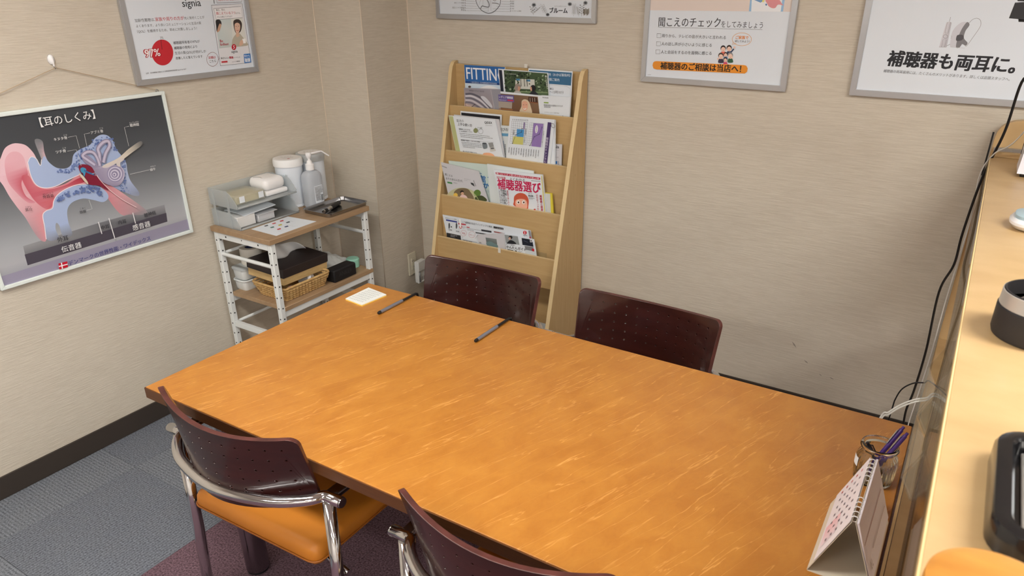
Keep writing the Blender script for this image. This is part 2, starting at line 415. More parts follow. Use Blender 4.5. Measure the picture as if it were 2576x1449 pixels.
struct('baseboard_pillar', MB().prism([(XL + .008, 2.607, 0), (-2.470, 2.607, 0), (-2.499, YB - .008, 0), (-2.507, YB - .008, 0), (-2.478, 2.615, 0), (XL + .008, 2.615, 0)], (0, 0, .088)), BASE)
struct('baseboard_back', MB().box((-2.499, YB - .008, 0), (XR, YB, .082), .003), BASE)
# pale joints of the wallpaper at the pillar
mat('sealant', (222, 208, 190), .6)
struct('trim_1', MB().tube([(-2.769, 2.613, .09), (-2.769, 2.613, CEIL)], .0022, 6), mat('sealant'))
struct('trim_2', MB().tube([(-2.4775, 2.6145, .09), (-2.4775, 2.6145, CEIL)], .0016, 6), mat('sealant'))
struct('trim_3', MB().tube([(-2.506, YB - .001, .09), (-2.506, YB - .001, CEIL)], .0028, 6), mat('sealant'))

# dark rub marks low on the back wall
SCUFF = mat('rub_mark', (150, 142, 132), .8)
for k, (a_, b_, wd) in enumerate((((1992, 858), (2004, 876), .0035), ((2022, 905), (2034, 915), .003), ((2086, 948), (2098, 955), .0025), ((2060, 940), (2068, 946), .002))):
    p_, q_ = on_y(a_, YB), on_y(b_, YB); d_ = (q_ - p_).normalized(); n_ = Vector((-d_.z, 0, d_.x)) * wd
    link('rub_mark', MB().prism([p_ + Vector((0, -.0004, 0)), (p_ + q_) / 2 + n_ + Vector((0, -.0004, 0)), q_ + Vector((0, -.0004, 0)), (p_ + q_) / 2 - n_ + Vector((0, -.0004, 0))], (0, .0003, 0)).mesh('rub_mark'), SCUFF, bpy.data.objects['wall_back'])
# floor: carpet tiles
mat('screed', (70, 68, 66), .9)
fl = struct('floor', MB().box((XL, YF, -.05), (XR, YB, -.008)), mat('screed'))
CG = [carpet('carpet_grey_a', (106, 110, 117), .16, 'X'), carpet('carpet_grey_b', (112, 116, 122), .16, 'Y')]
CM = carpet('carpet_mauve', (100, 80, 88), .02, 'X')
TX = [-3.087 + .5525 * k for k in range(14)] + [XR]; TY = [YF] + [1.19 - .527 * k for k in range(10, 0, -1)] + [1.19, 1.717, 2.244, 2.771, YB]
for i in range(len(TX) - 1):
    for j in range(len(TY) - 1):
        g = .0004
        x0, x1, y0, y1 = max(TX[i], XL) + g, TX[i + 1] - g, TY[j] + g, TY[j + 1] - g
        link('carpet_tile', MB().box((x0, y0, -.008), (x1, y1, 0), .0008, 1).mesh('carpet_tile'), CM if TX[i] > -2.0 else CG[(i + j + 1) % 2], fl)

# ceiling lights; the last four are added out of view to brighten the walls
mat('light_frame', (235, 235, 235), .4)
mat('light_diffuser', (255, 251, 243), .5, emit=LIGHT_POWER)
proto = None
LTS = [(-1.3, .5, 'above the table'), (1.1, 1.25, 'above the maple counter'), (-1.3, -1.6, 'behind the near chairs'), (1.1, -1.6, 'behind the camera'),
       (3.3, 1.25, 'added out of view beyond the counter'), (3.3, -1.6, 'added out of view in the middle of the shop'), (1.1, -3.6, 'added out of view by the rear wall in the middle'), (3.3, -3.6, 'added out of view by the rear wall on the right')]
for k, (x, y, lab) in enumerate(LTS):
    lab = 'long white fluorescent ceiling light ' + lab
    t = thing('ceiling_light', lab, 'ceiling light', (x, y, CEIL), group='fluorescent ceiling lights')
    part('light_frame', MB().box((-.64, -.17, -.03), (.64, -.145, 0)).box((-.64, .145, -.03), (.64, .17, 0)).box((-.64, -.145, -.03), (-.615, .145, 0)).box((.615, -.145, -.03), (.64, .145, 0)), mat('light_frame'), t, True)
    part('diffuser', MB().box((-.615, -.145, -.022), (.615, .145, -.012)), mat('light_diffuser'), t, True)

# ------------------------------------------------------------------ meeting table
TZ = .70
mt = thing('meeting_table', 'large rectangular orange wood veneer meeting table', 'table', (-.9, 1.39, 0))
TOPW = figured_wood('table_veneer', (170, 109, 40), (184, 124, 50), R_(-70), .36, 1.0, .25)
EDGE = mat('table_edge', (92, 56, 30), .45, var=.25, vscale=6, stretch=(3, 3, 40))
TX0, TX1, TY0, TY1 = -1.834, .022, .941, 1.843
part('tabletop', MB().box((TX0 + .002, TY0 + .002, TZ - .034), (TX1 - .002, TY1 - .002, TZ), .002), TOPW, mt)
for a, b in (((TX0, TY0 - .001, TZ - .034), (TX1, TY0 + .0025, TZ - .0025)), ((TX0, TY1 - .0025, TZ - .034), (TX1, TY1 + .001, TZ - .0025)), ((TX0 - .001, TY0, TZ - .034), (TX0 + .0025, TY1, TZ - .0025)), ((TX1 - .0025, TY0, TZ - .034), (TX1 + .001, TY1, TZ - .0025))):
    part('edge_band', MB().box(a, b), EDGE, mt)
mat('dark_steel', (150, 146, 150), .16, 1.0)
for y in (TY0 + .13, TY1 - .14): part('apron', MB().box((TX0 + .16, y, TZ - .10), (TX1 - .16, y + .02, TZ - .034)), EDGE, mt)
for x in (TX0 + .14, TX1 - .16): part('apron', MB().box((x, TY0 + .15, TZ - .10), (x + .02, TY1 - .14, TZ - .034)), EDGE, mt)
for x in (TX0 + .15, TX1 - .15):
    for y in (TY0 + .13, TY1 - .13):
        l = part('table_leg', MB().tube([(x, y, .012), (x, y, TZ - .034)], .036, 20), mat('dark_steel'), mt)
        part('leg_foot', MB().lathe([(.030, 0), (.034, .004), (.034, .012)], (x, y, 0), 20), mat('black_plastic', (24, 24, 26), .45), l)

# ------------------------------------------------------------------ chairs
mat('chrome', (205, 205, 208), .09, 1.0)
BACKM = mat('dark_stained_ply', (52, 21, 18), .3, col2=(42, 16, 14), vscale=6, stretch=(1, 1, 9), coat=.5)
PLY = mat('ply_edge', (90, 48, 43), .4, col2=(66, 34, 30), vscale=30, stretch=(1, 1, 1))
SEAT = mat('ochre_vinyl', (190, 118, 38), .42, var=.10, vscale=3, bump=.05, bscale=500)
def curved_back():
    """bent plywood panel, pierced with rows of small holes"""
    W, H = .49, .222
    cu = bpy.data.curves.new('b', 'CURVE'); cu.dimensions = '2D'; cu.fill_mode = 'BOTH'; cu.extrude = .0055; cu.bevel_depth = .0015; cu.bevel_resolution = 1
    def spl(pts):
        s = cu.splines.new('POLY'); s.points.add(len(pts) - 1); s.use_cyclic_u = True
        for i, p in enumerate(pts): s.points[i].co = (p[0], p[1], 0, 1)
    # panel tapers a little downwards
    spl([(x * (1 - .05 * (.5 - y / H)), y) for x, y in rounded_rect(W, H, .022, 6)])
    for r in range(5):
        for c in range(12):
            x = -.205 + .41 * c / 11; y = .080 - .034 * r
            spl([(x + .0040 * math.cos(-2 * math.pi * k / 8), y + .0040 * math.sin(-2 * math.pi * k / 8)) for k in range(8)])
    ob = bpy.data.objects.new('b', cu); me = bpy.data.meshes.new_from_object(ob); bpy.data.objects.remove(ob); bpy.data.curves.remove(cu)
    bm = bmesh.new(); bm.from_mesh(me); bpy.data.meshes.remove(me)
    bmesh.ops.remove_doubles(bm, verts=bm.verts, dist=1e-5)
    for k in range(1, 24):
        x = -W / 2 + W * k / 24
        bmesh.ops.bisect_plane(bm, geom=bm.verts[:] + bm.edges[:] + bm.faces[:], plane_co=(x, 0, 0), plane_no=(1, 0, 0))
    bm.normal_update()
    for f in bm.faces: f.material_index = 1 if abs(f.normal.z) < .5 and max(abs(f.calc_center_median().x) / (W / 2), abs(f.calc_center_median().y) / (H / 2)) > .9 else 0
    for v in bm.verts:
        x, h, d = v.co; z = .682 + h; t2 = 1 - (x / .245) ** 2
        tip = -.040 + .06 * (.79 - z) / .19; sag = tip + .100
        y = tip - sag * t2
        z -= .021 * t2 * max(0, h + .06) / .165
        # thickness follows the bend
        sl = sag * 2 * x / .245 ** 2; n = Vector((-sl, 1)).normalized()
        v.co = (x + n.x * d, y + n.y * d, z)
    for f in bm.faces: f.smooth = f.material_index == 0
    sharpen(bm, .2); out = bpy.data.meshes.new('backrest'); bm.to_mesh(out); bm.free(); out.materials.append(BACKM); out.materials.append(PLY); return out
def make_chair(label):
    t = thing('stacking_chair', label, 'chair', group='chrome chairs around the meeting table')
    link('backrest', curved_back(), None, t)
    pts = [(-.315, 0, .612), (-.272, 0, .612)] + [tuple(p) for p in bez([(-.262, -.003, .612), (-.232, -.04, .612), (-.15, -.085, .61), (0, -.112, .608), (.15, -.085, .61), (.232, -.04, .612), (.262, -.003, .612)], 6)] + [(.272, 0, .612), (.315, 0, .612)]
    part('back_tube', MB().tube(pts, .0145, 16), mat('chrome'), t, True)
    for s in (-1, 1):
        part('tube_cap', MB().tube([(s * .315, 0, .612), (s * .319, 0, .612)], .0128, 16), mat('chrome'), t, True)
        part('rear_leg', MB().tube([(s * .277, -.004, .605), (s * .278, -.012, .30), (s * .282, -.028, .008)], .0155, 14), mat('chrome'), t, True)
        part('front_leg', MB().tube([(s * .277, .40, .605), (s * .278, .405, .30), (s * .282, .412, .008)], .0155, 14), mat('chrome'), t, True)
        part('arm_rail', MB().box((s * .277 - .017, -.004, .606), (s * .277 + .017, .42, .624), .006), mat('arm_steel', (120, 118, 122), .2, 1.0), t, True)
        part('seat_rod', MB().tube([(s * .285, .02, .36), (s * .17, .04, .36)], .009, 10), mat('chrome'), t, True)
        part('seat_rod', MB().tube([(s * .285, .39, .36), (s * .17, .37, .36)], .009, 10), mat('chrome'), t, True)
        for y in (-.028, .412): part('foot_cap', MB().lathe([(.016, 0), (.0175, .003), (.0175, .012), (.016, .014)], (s * .282, y, 0), 14), mat('black_plastic'), t, True)
    def seat(u, v):
        return None
    st = MB().box((-.235, -.035, .385), (.235, .43, .452), .028, 4)
    for vv in st.bm.verts: vv.co.z += -.012 * max(0, 1 - (vv.co.x / .2) ** 2) if vv.co.z > .43 else 0
    for f in st.bm.faces: f.smooth = True
    sp = part('seat', st, SEAT, t, True)
    part('piping', MB().tube([(x, y, .409) for x, y in [(a, b + .1975) for a, b in rounded_rect(.474, .469, .03, 5)]], .0025, 6, closed=True), mat('ochre_piping', (150, 88, 28), .5), sp, True)
    part('seat_pan', MB().box((-.19, .0, .365), (.19, .40, .387), .004), mat('black_plastic'), t, True)
    return t
CH = [((-1.408, .932, 0), 0.02, 'chrome armchair nearest the left wall, ochre seat in full view under its dark back'),
      ((-.611, .932, 0), .012, 'dark-backed chrome armchair at the bottom edge, nearest the camera'),
      ((-1.428, 1.965, 0), math.pi + .03, 'dark pierced-back chair in front of the magazine rack, across the table'),
      ((-.785, 1.968, 0), math.pi - .02, 'dark pierced-back chair in front of the bare wall, across the table')]
ch0 = None
for loc, rz, lab in CH:
    c = make_chair(lab) if ch0 is None else copy_tree(ch0)
    ch0 = ch0 or c
    c.location = loc; c.rotation_euler = (0, 0, rz); c['label'] = lab

# ------------------------------------------------------------------ magazine rack
MAPLE = mat('rack_maple', (196, 168, 122), .45, col2=(188, 158, 112), vscale=5, stretch=(14, 14, 1.2))
MAPH = mat('rack_maple_boards', (196, 166, 118), .45, col2=(188, 157, 108), vscale=5, stretch=(1.2, 14, 14))
MEDGE = mat('rack_edge', (222, 198, 152), .5, var=.06, vscale=20)
rx0, rx1 = -2.228, -1.512
rk = thing('magazine_rack', 'tall light maple magazine rack with four brochure tiers', 'rack', ((rx0 + rx1) / 2, 2.8, 0))
YR = 2.962
for x in (rx0, rx1 - .018):
    prof = [(YR, 0), (2.585, 0)] + [(2.585 + .248 * z, z) for z in (.3, .6, .9, 1.2, 1.27)] + [(2.585 + .248 * 1.27 + .004 + .045 * (1 - math.cos(R_(a))) , 1.27 + .105 * math.sin(R_(a))) for a in (30, 50, 70, 90)] + [(YR, 1.375)]
    sp = part('side_panel', MB().prism([(x, y, z) for y, z in prof], (.018, 0, 0)), MAPLE, rk)
    e = [(y - .0012, z) for y, z in prof[1:-1]]
    ed = MB()
    for (a, b), (c, d) in zip(e[:-1], e[1:]):
        ed.prism([(x - .0006, a, b), (x - .0006, c, d), (x - .0006, c + .0012, d), (x - .0006, a + .0012, b)], (.0192, 0, 0))
    part('edge_strip', ed, MEDGE, sp)
    for z in (1.17, .97, .76, .56, .30):
        for s in (0, 1):
            xx = x - .0004 if (s and x == rx0) else x + .0184
            part('screw_cap', MB().tube([(x + .018, 2.70 + .2 * (z) - .02 + .06 * s, z - .04), (x + .0188, 2.70 + .2 * z - .02 + .06 * s, z - .04)], .006, 12), MAPLE, sp)
LIPS = [(2.891, 1.177), (2.841, .971), (2.789, .762), (2.739, .561)]
ix0, ix1 = rx0 + .018, rx1 - .018
part('back_board', MB().box((ix0, 2.945, 1.06), (ix1, 2.958, 1.362)), MAPH, rk)
for k, (ly, lz) in enumerate(LIPS):
    bot = (LIPS[k + 1][1] - .11) if k < 3 else .415
    lb = part('tier_board', MB().box((ix0, ly - .006, bot), (ix1, ly + .006, lz), .0), MAPH, rk)
    part('edge_strip', MB().box((ix0, ly - .0065, lz), (ix1, ly + .0065, lz + .0012)), MEDGE, lb)
    back = LIPS[k - 1][0] - .006 if k else 2.945
    part('tier_shelf', MB().box((ix0, ly + .006, lz - .11), (ix1, back, lz - .098)), MAPH, rk)
part('kick_board', MB().box((ix0, 2.69, .0), (ix1, 2.702, .07)), MAPH, rk)
part('bottom_shelf', MB().box((ix0, 2.60, .07), (ix1, 2.95, .085)), MAPH, rk)
part('rear_panel', MB().box((ix0, 2.952, .085), (ix1, 2.96, .60)), MAPH, rk)
TAPE = mat('clear_tape', (225, 222, 214), .3, spec=.5)
p = on_y((1256, 630), 2.732); part('tape_piece', MB().box((p.x - .007, 2.7315, p.z - .012), (p.x + .007, 2.7329, p.z + .012)), TAPE, rk, label='bit of clear tape')
p = on_y((1323, 166), 2.944); part('tape_piece', MB().box((p.x - .008, 2.9435, p.z - .008), (p.x + .008, 2.9449, p.z + .008)), TAPE, rk, label='bit of clear tape')
wb = on_y((1352, 812), 2.75)
single('storage_box', MB().box((-1.80, 2.66, .085), (-1.56, 2.86, .165), .006), mat('grey_white_plastic', (206, 212, 216), .5), 'pale grey plastic box on the bottom shelf of the magazine rack', 'box', base=Vector((-1.68, 2.76, .085)))

# ------------------------------------------------------------------ trolley
TW = mat('trolley_wood', (172, 144, 112), .5, col2=(158, 130, 100), vscale=5, stretch=(9, 1, 9))
WM = mat('white_metal', (226, 230, 230), .35)
HOLE = mat('hole_dark', (20, 20, 22), .8)
tx0, tx1, ty0, ty1 = -2.752, -2.378, 1.858, 2.448
tr = thing('shelf_trolley', 'white metal framed trolley with wood-grain shelves in the corner', 'trolley', ((tx0 + tx1) / 2, (ty0 + ty1) / 2, 0))
DK = .74
part('top_board', MB().box((tx0, ty0, DK), (tx1, ty1, DK + .022), .0015, 1), TW, tr)
S2 = .452
part('shelf_board', MB().box((tx0 + .03, ty0 + .03, S2 - .02), (tx1 - .004, ty1 - .008, S2), .0015, 1), TW, tr)
part('shelf_board', MB().box((tx0 + .03, ty0 + .03, .13), (tx1 - .004, ty1 - .008, .15), .0015, 1), TW, tr)
PW = .024
posts = [(tx0 + .006, ty0 + .008), (tx1 - .006 - PW, ty0 + .008), (tx0 + .006, ty1 - .008 - PW), (tx1 - .006 - PW, ty1 - .008 - PW)]
for x, y in posts:
    po = part('post', MB().box((x, y, .02), (x + PW, y + PW, DK), .003), WM, tr)
    hb = MB()
    for k in range(13):
        z = .10 + .05 * k
        yy = y - .0006 if y < 2.1 else y - .0006
        hb.tube([(x + PW / 2, y + .0008, z), (x + PW / 2, y - .0005, z)], .0036, 8)
        hb.tube([(x + PW - .0008, y + PW / 2, z), (x + PW + .0005, y + PW / 2, z)], .0036, 8)
    part('screw_holes', hb, HOLE, po)['kind'] = 'stuff'
    part('castor', MB().lathe([(.012, 0), (.014, .004), (.014, .016), (.01, .02)], (x + PW / 2, y + PW / 2, 0), 14), mat('black_plastic'), po)
for y in (posts[0][1], posts[2][1]):
    ra = part('end_rail', MB().box((tx0 + .03, y, DK - .03), (tx1 - .03, y + PW, DK), .002), WM, tr)
    part('screw_holes', MB().tube([(tx0 + .085, y + .0008, DK - .015), (tx0 + .085, y - .0006, DK - .015)], .0042, 8).tube([(tx1 - .085, y + .0008, DK - .015), (tx1 - .085, y - .0006, DK - .015)], .0042, 8).tube([((tx0 + tx1) / 2, y + .0008, DK - .013), ((tx0 + tx1) / 2, y - .0006, DK - .013)], .003, 8), HOLE, ra)['kind'] = 'stuff'
    part('end_rod', MB().tube([(tx0 + .028, y + PW / 2, .635), (tx1 - .028, y + PW / 2, .635)], .0085, 12), WM, tr)
    part('end_rail', MB().box((tx0 + .03, y + .002, .285), (tx1 - .03, y + PW - .002, .31), .002), WM, tr)
for x in (posts[0][0], posts[1][0]):
    part('side_rail', MB().box((x + .003, ty0 + .032, S2 - .048), (x + PW - .003, ty1 - .032, S2 - .021), .002), WM, tr)
    part('side_rail', MB().box((x + .003, ty0 + .032, .10), (x + PW - .003, ty1 - .032, .129), .002), WM, tr)
for z in (.635, .30): part('side_rod', MB().tube([(posts[0][0] + PW / 2, ty0 + .03, z), (posts[0][0] + PW / 2, ty1 - .03, z)], .007, 10), WM, tr)

# ------------------------------------------------------------------ framed posters
ALU = mat('aluminium', (190, 192, 196), .34, .7, var=.05, vscale=4)
WFR = mat('white_frame', (228, 236, 234), .4)
PAPER = mat('poster_paper', (222, 230, 240), .35)
def poster(name, label, wall, a0, a1, z0, z1, fw, fm, pm, crop, cat='poster'):
    """wall 'L' (on the left wall, a = y) or 'B' (on the back wall, a = x); outer frame a0..a1, z0..z1"""
    W3 = (lambda a, d, z: Vector((XL + d, a, z))) if wall == 'L' else (lambda a, d, z: Vector((a, YB - d, z)))
    t = thing(name, label, cat, W3((a0 + a1) / 2, .001, z0), group='framed posters on the walls')
    D = .018
    for q in range(4):
        c = [(a0, z0), (a1, z0), (a1, z1), (a0, z1)]; i = [(a0 + fw, z0 + fw), (a1 - fw, z0 + fw), (a1 - fw, z1 - fw), (a0 + fw, z1 - fw)]
        A, B, Cc, Dd = c[q], c[(q + 1) % 4], i[(q + 1) % 4], i[q]
        m = MB(); m.prism([W3(A[0], .002, A[1]), W3(B[0], .002, B[1]), W3(Cc[0], .002, Cc[1]), W3(Dd[0], .002, Dd[1])], W3(0, D, 0) - W3(0, .002, 0))
        bmesh.ops.bevel(m.bm, geom=m.bm.edges[:], offset=.0016, segments=2, affect='EDGES')
        part('frame_rail', m, fm, t)
    sh = MB(); sh.prism([W3(a0 + fw * .6, .003, z0 + fw * .6), W3(a1 - fw * .6, .003, z0 + fw * .6), W3(a1 - fw * .6, .003, z1 - fw * .6), W3(a0 + fw * .6, .003, z1 - fw * .6)], W3(0, .011, 0) - W3(0, .003, 0))
    sheet = part('poster_sheet', sh, pm, t)
    pr = Print(W3(a0 + fw, .011, z0 + fw), (0, 1, 0) if wall == 'L' else (1, 0, 0), (0, 0, 1), crop)
    pr.w, pr.hh = a1 - a0 - 2 * fw, z1 - z0 - 2 * fw
    return t, sheet, pr
INKD = (48, 50, 58); RED = (186, 40, 62)

# --- poster 1: hearing loss notice with red pie chart
t, sh, P = poster('notice_poster', 'silver-framed notice poster with large red 97% pie chart', 'L', 1.676, 2.243, 1.360, 2.18, .021, ALU, PAPER, (280, 0, 6.0375))
P.text('signia', (1085, 105), (1365, 92), (52, 54, 62), .012)
P.text('加齢性難聴は、', (360, 335), (668, 318), INKD); P.text('家族や周りの方が', (672, 320), (1105, 297), RED, .012); P.text('先に気付くことが', (1110, 295), (1415, 278), INKD)
P.text('よくあります。より良いコミュニケーションと生活の質', (380, 415), (1365, 366), INKD)
P.text('（QOL）を維持するため、早めに対策しましょう！', (395, 500), (1300, 447), INKD)
P.ell((775, 797), 165, 197, (196, 42, 54), 40, R_(-6)); P.line([(752, 602), (770, 752)], 9, (90, 30, 36))
P.text('3%', (745, 592), (792, 588), (90, 90, 96))
P.text('97%', (514, 876), (756, 852), (170, 30, 44), .06); P.text('97%', (520, 870), (748, 848), (248, 246, 246), .012)
for i, tx in enumerate(['補聴器所有者の97%が', '補聴器の使用により', '生活の質(QOL)が何がしか', '改善したと答えています']):
    P.text(tx, (942 + 13 * i, 672 + 77 * i), ([1345, 1305, 1438, 1385][i], [645, 724, 795, 872][i]), INKD)
P.text('出典：日本補聴器工業会による補聴器使用実態調査"JapanTrak 2022"', (528, 1124), (1140, 1056), (84, 84, 90))
P.ring((1535, 900), 88, 106, 6, (150, 110, 110)); P.line([(1612, 862), (1640, 872), (1618, 925)], 5, (150, 110, 110))
P.text('詳細は', (1478, 893), (1585, 885), RED, .01); P.text('こちら', (1492, 948), (1590, 940), INKD)
P.line([(1598, 0), (1602, 45)], 5, (120, 120, 126)); P.line([(1602, 45), (1978, 30), (1980, 0)], 5, (120, 120, 126)); P.text('見分け方と接し方', (1620, 12), (1940, -4), RED, .01)
P.line([(1555, 0), (1562, 55)], 14, (90, 92, 98))
pic = [(1518, 80), (1985, 55), (2120, 950), (1655, 998)]
P.poly(pic, (226, 228, 234)); P.line(pic + pic[:1], 7, (86, 92, 108))
P.poly([(1575, 300), (1985, 270), (2065, 690), (1638, 735)], [(206, 218, 220), (196, 210, 210), (216, 216, 210), (190, 204, 206)])
P.poly([(1815, 285), (1985, 270), (2065, 690), (1850, 710)], (222, 224, 220))
P.poly([(1552, 130), (1965, 98), (1990, 268), (1595, 298)], (238, 238, 242)); P.line([(1552, 130), (1965, 98), (1990, 268), (1595, 298), (1552, 130)], 6, (110, 112, 122))
P.text('最近、母は、', (1590, 165), (1730, 158), INKD); P.text('聞こえているフリ', (1595, 222), (1880, 210), RED, .015); P.text('をする。', (1885, 212), (1960, 208), INKD); P.text('そんな時どうすれば？', (1608, 272), (1835, 260), INKD)
P.smooth([(1585, 310), (1640, 300), (1668, 340), (1665, 400), (1640, 440), (1600, 480), (1590, 400)], (44, 42, 44)); P.smooth([(1640, 360), (1668, 380), (1655, 430), (1640, 470), (1605, 490), (1610, 440)], (196, 160, 136))
P.smooth([(1850, 330), (1885, 295), (1940, 298), (1978, 350), (1975, 430), (1950, 490), (1890, 500), (1862, 430)], (62, 52, 48)); P.smooth([(1870, 370), (1910, 345), (1950, 372), (1952, 440), (1930, 495), (1900, 505), (1876, 450)], (222, 186, 164))
P.line([(1885, 400), (1898, 398)], 5, (60, 50, 48)); P.line([(1922, 396), (1936, 398)], 5, (60, 50, 48)); P.line([(1896, 458), (1912, 468), (1932, 456)], 6, (190, 90, 90)); P.line([(1908, 405), (1904, 432)], 3, (196, 150, 130))
P.smooth([(1890, 520), (1935, 500), (1990, 560), (2050, 640), (2062, 690), (1850, 708), (1830, 640), (1850, 570)], (186, 180, 164)); P.poly([(1890, 500), (1935, 495), (1945, 545), (1905, 570), (1888, 540)], (214, 178, 154))
P.poly([(1985, 590), (2035, 585), (2040, 655), (1990, 660)], (244, 244, 244)); P.smooth([(1950, 630), (1985, 605), (2000, 660), (1975, 690), (1940, 690)], (216, 180, 156))
P.text('Be', (1650, 645), (1695, 640), RED, .01); P.text('Brilliant', (1655, 695), (1780, 682), RED, .01)
P.ell((1858, 715), 35, 45, (192, 28, 52)); P.line([(1868, 690), (1850, 700), (1866, 722), (1848, 740)], 7, (250, 250, 250), True); P.text('signia', (1822, 805), (1915, 796), (70, 72, 80), .01)
P.text('身近な人の', (1660, 898), (1785, 890), INKD); P.text('難聴', (1790, 890), (1850, 886), RED, .02); P.text('ガイドブック', (1852, 884), (1950, 876), INKD)
P.poly([(1668, 930), (1758, 922), (1762, 948), (1670, 955)], (196, 60, 70)); P.text('シグニア補聴器', (1828, 948), (1950, 936), (110, 110, 118))
P.poly([(2005, 822), (2105, 812), (2120, 945), (2018, 958)], (40, 118, 196)); P.text('耳から', (2015, 865), (2098, 858), (236, 242, 250), .02); P.text('はじめる', (2022, 898), (2104, 892), (236, 242, 250), .02); P.text('健康', (2026, 940), (2108, 932), (236, 242, 250), .03)
P.build(sh)

# --- poster 2: anatomy of the ear, hung from a hook on a string
GREY = mat('anatomy_sheet', (92, 96, 102), .35)
t, sh, P = poster('ear_anatomy_poster', 'white-framed dark grey poster of ear anatomy hanging from a hook', 'L', 1.026, 1.779, .757, 1.331, .013, WFR, GREY, (0, 200, 2.588))
w_, h_ = P.w, P.hh
bg = [(0.0, (146, 148, 160)), (.12, (176, 178, 184)), (.22, (168, 172, 178)), (.42, (128, 132, 138)), (.62, (88, 92, 98)), (.8, (72, 76, 82)), (1.0, (66, 70, 76))]
for (a, c), (b, d) in zip(bg[:-1], bg[1:]): P.put([(0, a * h_), (w_, a * h_), (w_, b * h_), (0, b * h_)], [(0, 1, 2, 3)], [c, c, d, d])
P.poly([(150, 1085), (640, 935), (1070, 815), (1090, 925), (180, 1210)], [(150, 152, 156), (120, 122, 128), (150, 152, 158), (70, 68, 78), (66, 64, 74)])
P.poly([(160, 1140), (1082, 868), (1090, 925), (180, 1210)], (78, 74, 86))
P.poly([(-40, 1297), (1237, 903), (1252, 965), (-40, 1372)], (152, 148, 170))
# nerve and muscle on the right of the inner ear
P.smooth([(640, 660), (720, 690), (800, 740), (950, 850), (930, 880), (840, 880), (790, 880), (720, 800)], [(196, 120, 134), (214, 150, 160), (220, 168, 176), (160, 150, 156), (150, 148, 152), (160, 140, 148), (200, 150, 158), (206, 140, 150)])
P.smooth([(225, 395), (275, 400), (290, 480), (330, 560), (420, 640), (360, 650), (300, 590), (262, 500)], [(120, 122, 128), (120, 122, 128), (206, 176, 186), (220, 190, 198), (230, 190, 198), (222, 176, 186), (214, 176, 186), (150, 150, 156)])
# pinna
P.smooth([(0, 520), (30, 450), (75, 420), (120, 416), (170, 430), (215, 475), (240, 520), (262, 562), (250, 600), (300, 700), (420, 680), (520, 618), (560, 655), (570, 680), (500, 686), (430, 712), (375, 750), (350, 790), (338, 835), (300, 852), (278, 880), (285, 960), (300, 1045), (270, 1050), (225, 1000), (165, 900), (110, 830), (60, 760), (20, 690), (-40, 600)],
         [(232, 196, 206)] * 8 + [(214, 140, 150)] * 8 + [(222, 150, 158)] * 6 + [(214, 150, 160), (190, 150, 160), (180, 150, 158), (206, 166, 176), (222, 180, 190), (226, 188, 198), (230, 192, 204), (230, 194, 206)])
P.smooth([(30, 540), (60, 480), (110, 470), (150, 500), (170, 560), (180, 620), (150, 640), (140, 690), (170, 760), (230, 800), (180, 800), (110, 740), (50, 660)], [(226, 176, 188)] * 5 + [(196, 96, 112)] * 4 + [(216, 150, 164)] * 4)
P.smooth([(140, 640), (185, 625), (230, 690), (310, 715), (420, 690), (520, 640), (550, 665), (480, 690), (400, 730), (350, 780), (335, 830), (290, 840), (210, 770)], [(196, 92, 108), (200, 110, 122), (206, 120, 132), (206, 110, 124), (200, 100, 116), (170, 50, 70), (176, 60, 78), (206, 130, 142), (214, 150, 160), (206, 110, 120), (196, 92, 104), (206, 120, 132), (198, 100, 116)])
# pale blue bone above the canal
BLU = (168, 186, 222)
P.smooth([(180, 540), (200, 505), (235, 515), (262, 560), (275, 520), (290, 500), (320, 540), (370, 575), (430, 578), (465, 550), (478, 490), (520, 455), (585, 425), (615, 385), (655, 360), (700, 365), (735, 400), (755, 450), (790, 495), (820, 540), (830, 600), (850, 660), (905, 735), (890, 760), (800, 730), (720, 690), (640, 650), (560, 600), (520, 618), (440, 655), (360, 695), (290, 706), (235, 685), (200, 625)],
         [BLU] * 20 + [(176, 190, 222)] * 2 + [(140, 150, 176), (150, 156, 172), (160, 172, 206)] + [BLU] * 9)
P.line([(180, 540), (200, 505), (235, 515), (262, 560), (270, 520)], 4, (240, 236, 240), True); P.line([(180, 540), (200, 625), (235, 685), (290, 706), (360, 695), (440, 655), (520, 618)], 5, (240, 226, 232), True)
# bone below
P.smooth([(350, 790), (380, 745), (450, 705), (540, 685), (630, 690), (690, 730), (705, 770), (670, 798), (610, 785), (540, 775), (470, 800), (438, 850), (445, 930), (470, 1010), (410, 1020), (385, 950), (365, 935), (362, 975), (380, 1035), (310, 1045), (290, 960), (278, 885), (300, 855), (340, 838)], [BLU] * 13 + [(130, 134, 146)] + [(140, 146, 160)] + [BLU] * 3 + [(130, 134, 146), (150, 158, 180)] + [BLU] * 4)
P.line([(570, 680), (500, 686), (430, 712), (375, 750), (350, 790), (340, 838), (300, 855), (278, 885), (290, 960), (300, 1040)], 5, (240, 226, 232), True)
rnd = random.Random(7)
def pores(region, n, big):
    for _ in range(n):
        a, b = region[rnd.randrange(len(region) - 1)], None
        i = rnd.randrange(len(region) - 1); tt = rnd.random(); x = region[i][0] * (1 - tt) + region[i + 1][0] * tt; y = region[i][1] * (1 - tt) + region[i + 1][1] * tt
        r = rnd.uniform(.35, 1) * big; P.ell((x + rnd.uniform(-1, 1) * region[i][2], y + rnd.uniform(-1, 1) * region[i][2]), r * rnd.uniform(.8, 1.5), r, rnd.choice([(104, 124, 176), (118, 138, 188), (92, 112, 164)]), 7, rnd.uniform(0, 3))
pores([(380, 600, 14), (450, 598, 16), (500, 560, 24), (520, 490, 26), (600, 440, 26), (650, 390, 24), (710, 400, 22), (740, 470, 20)], 110, 8)
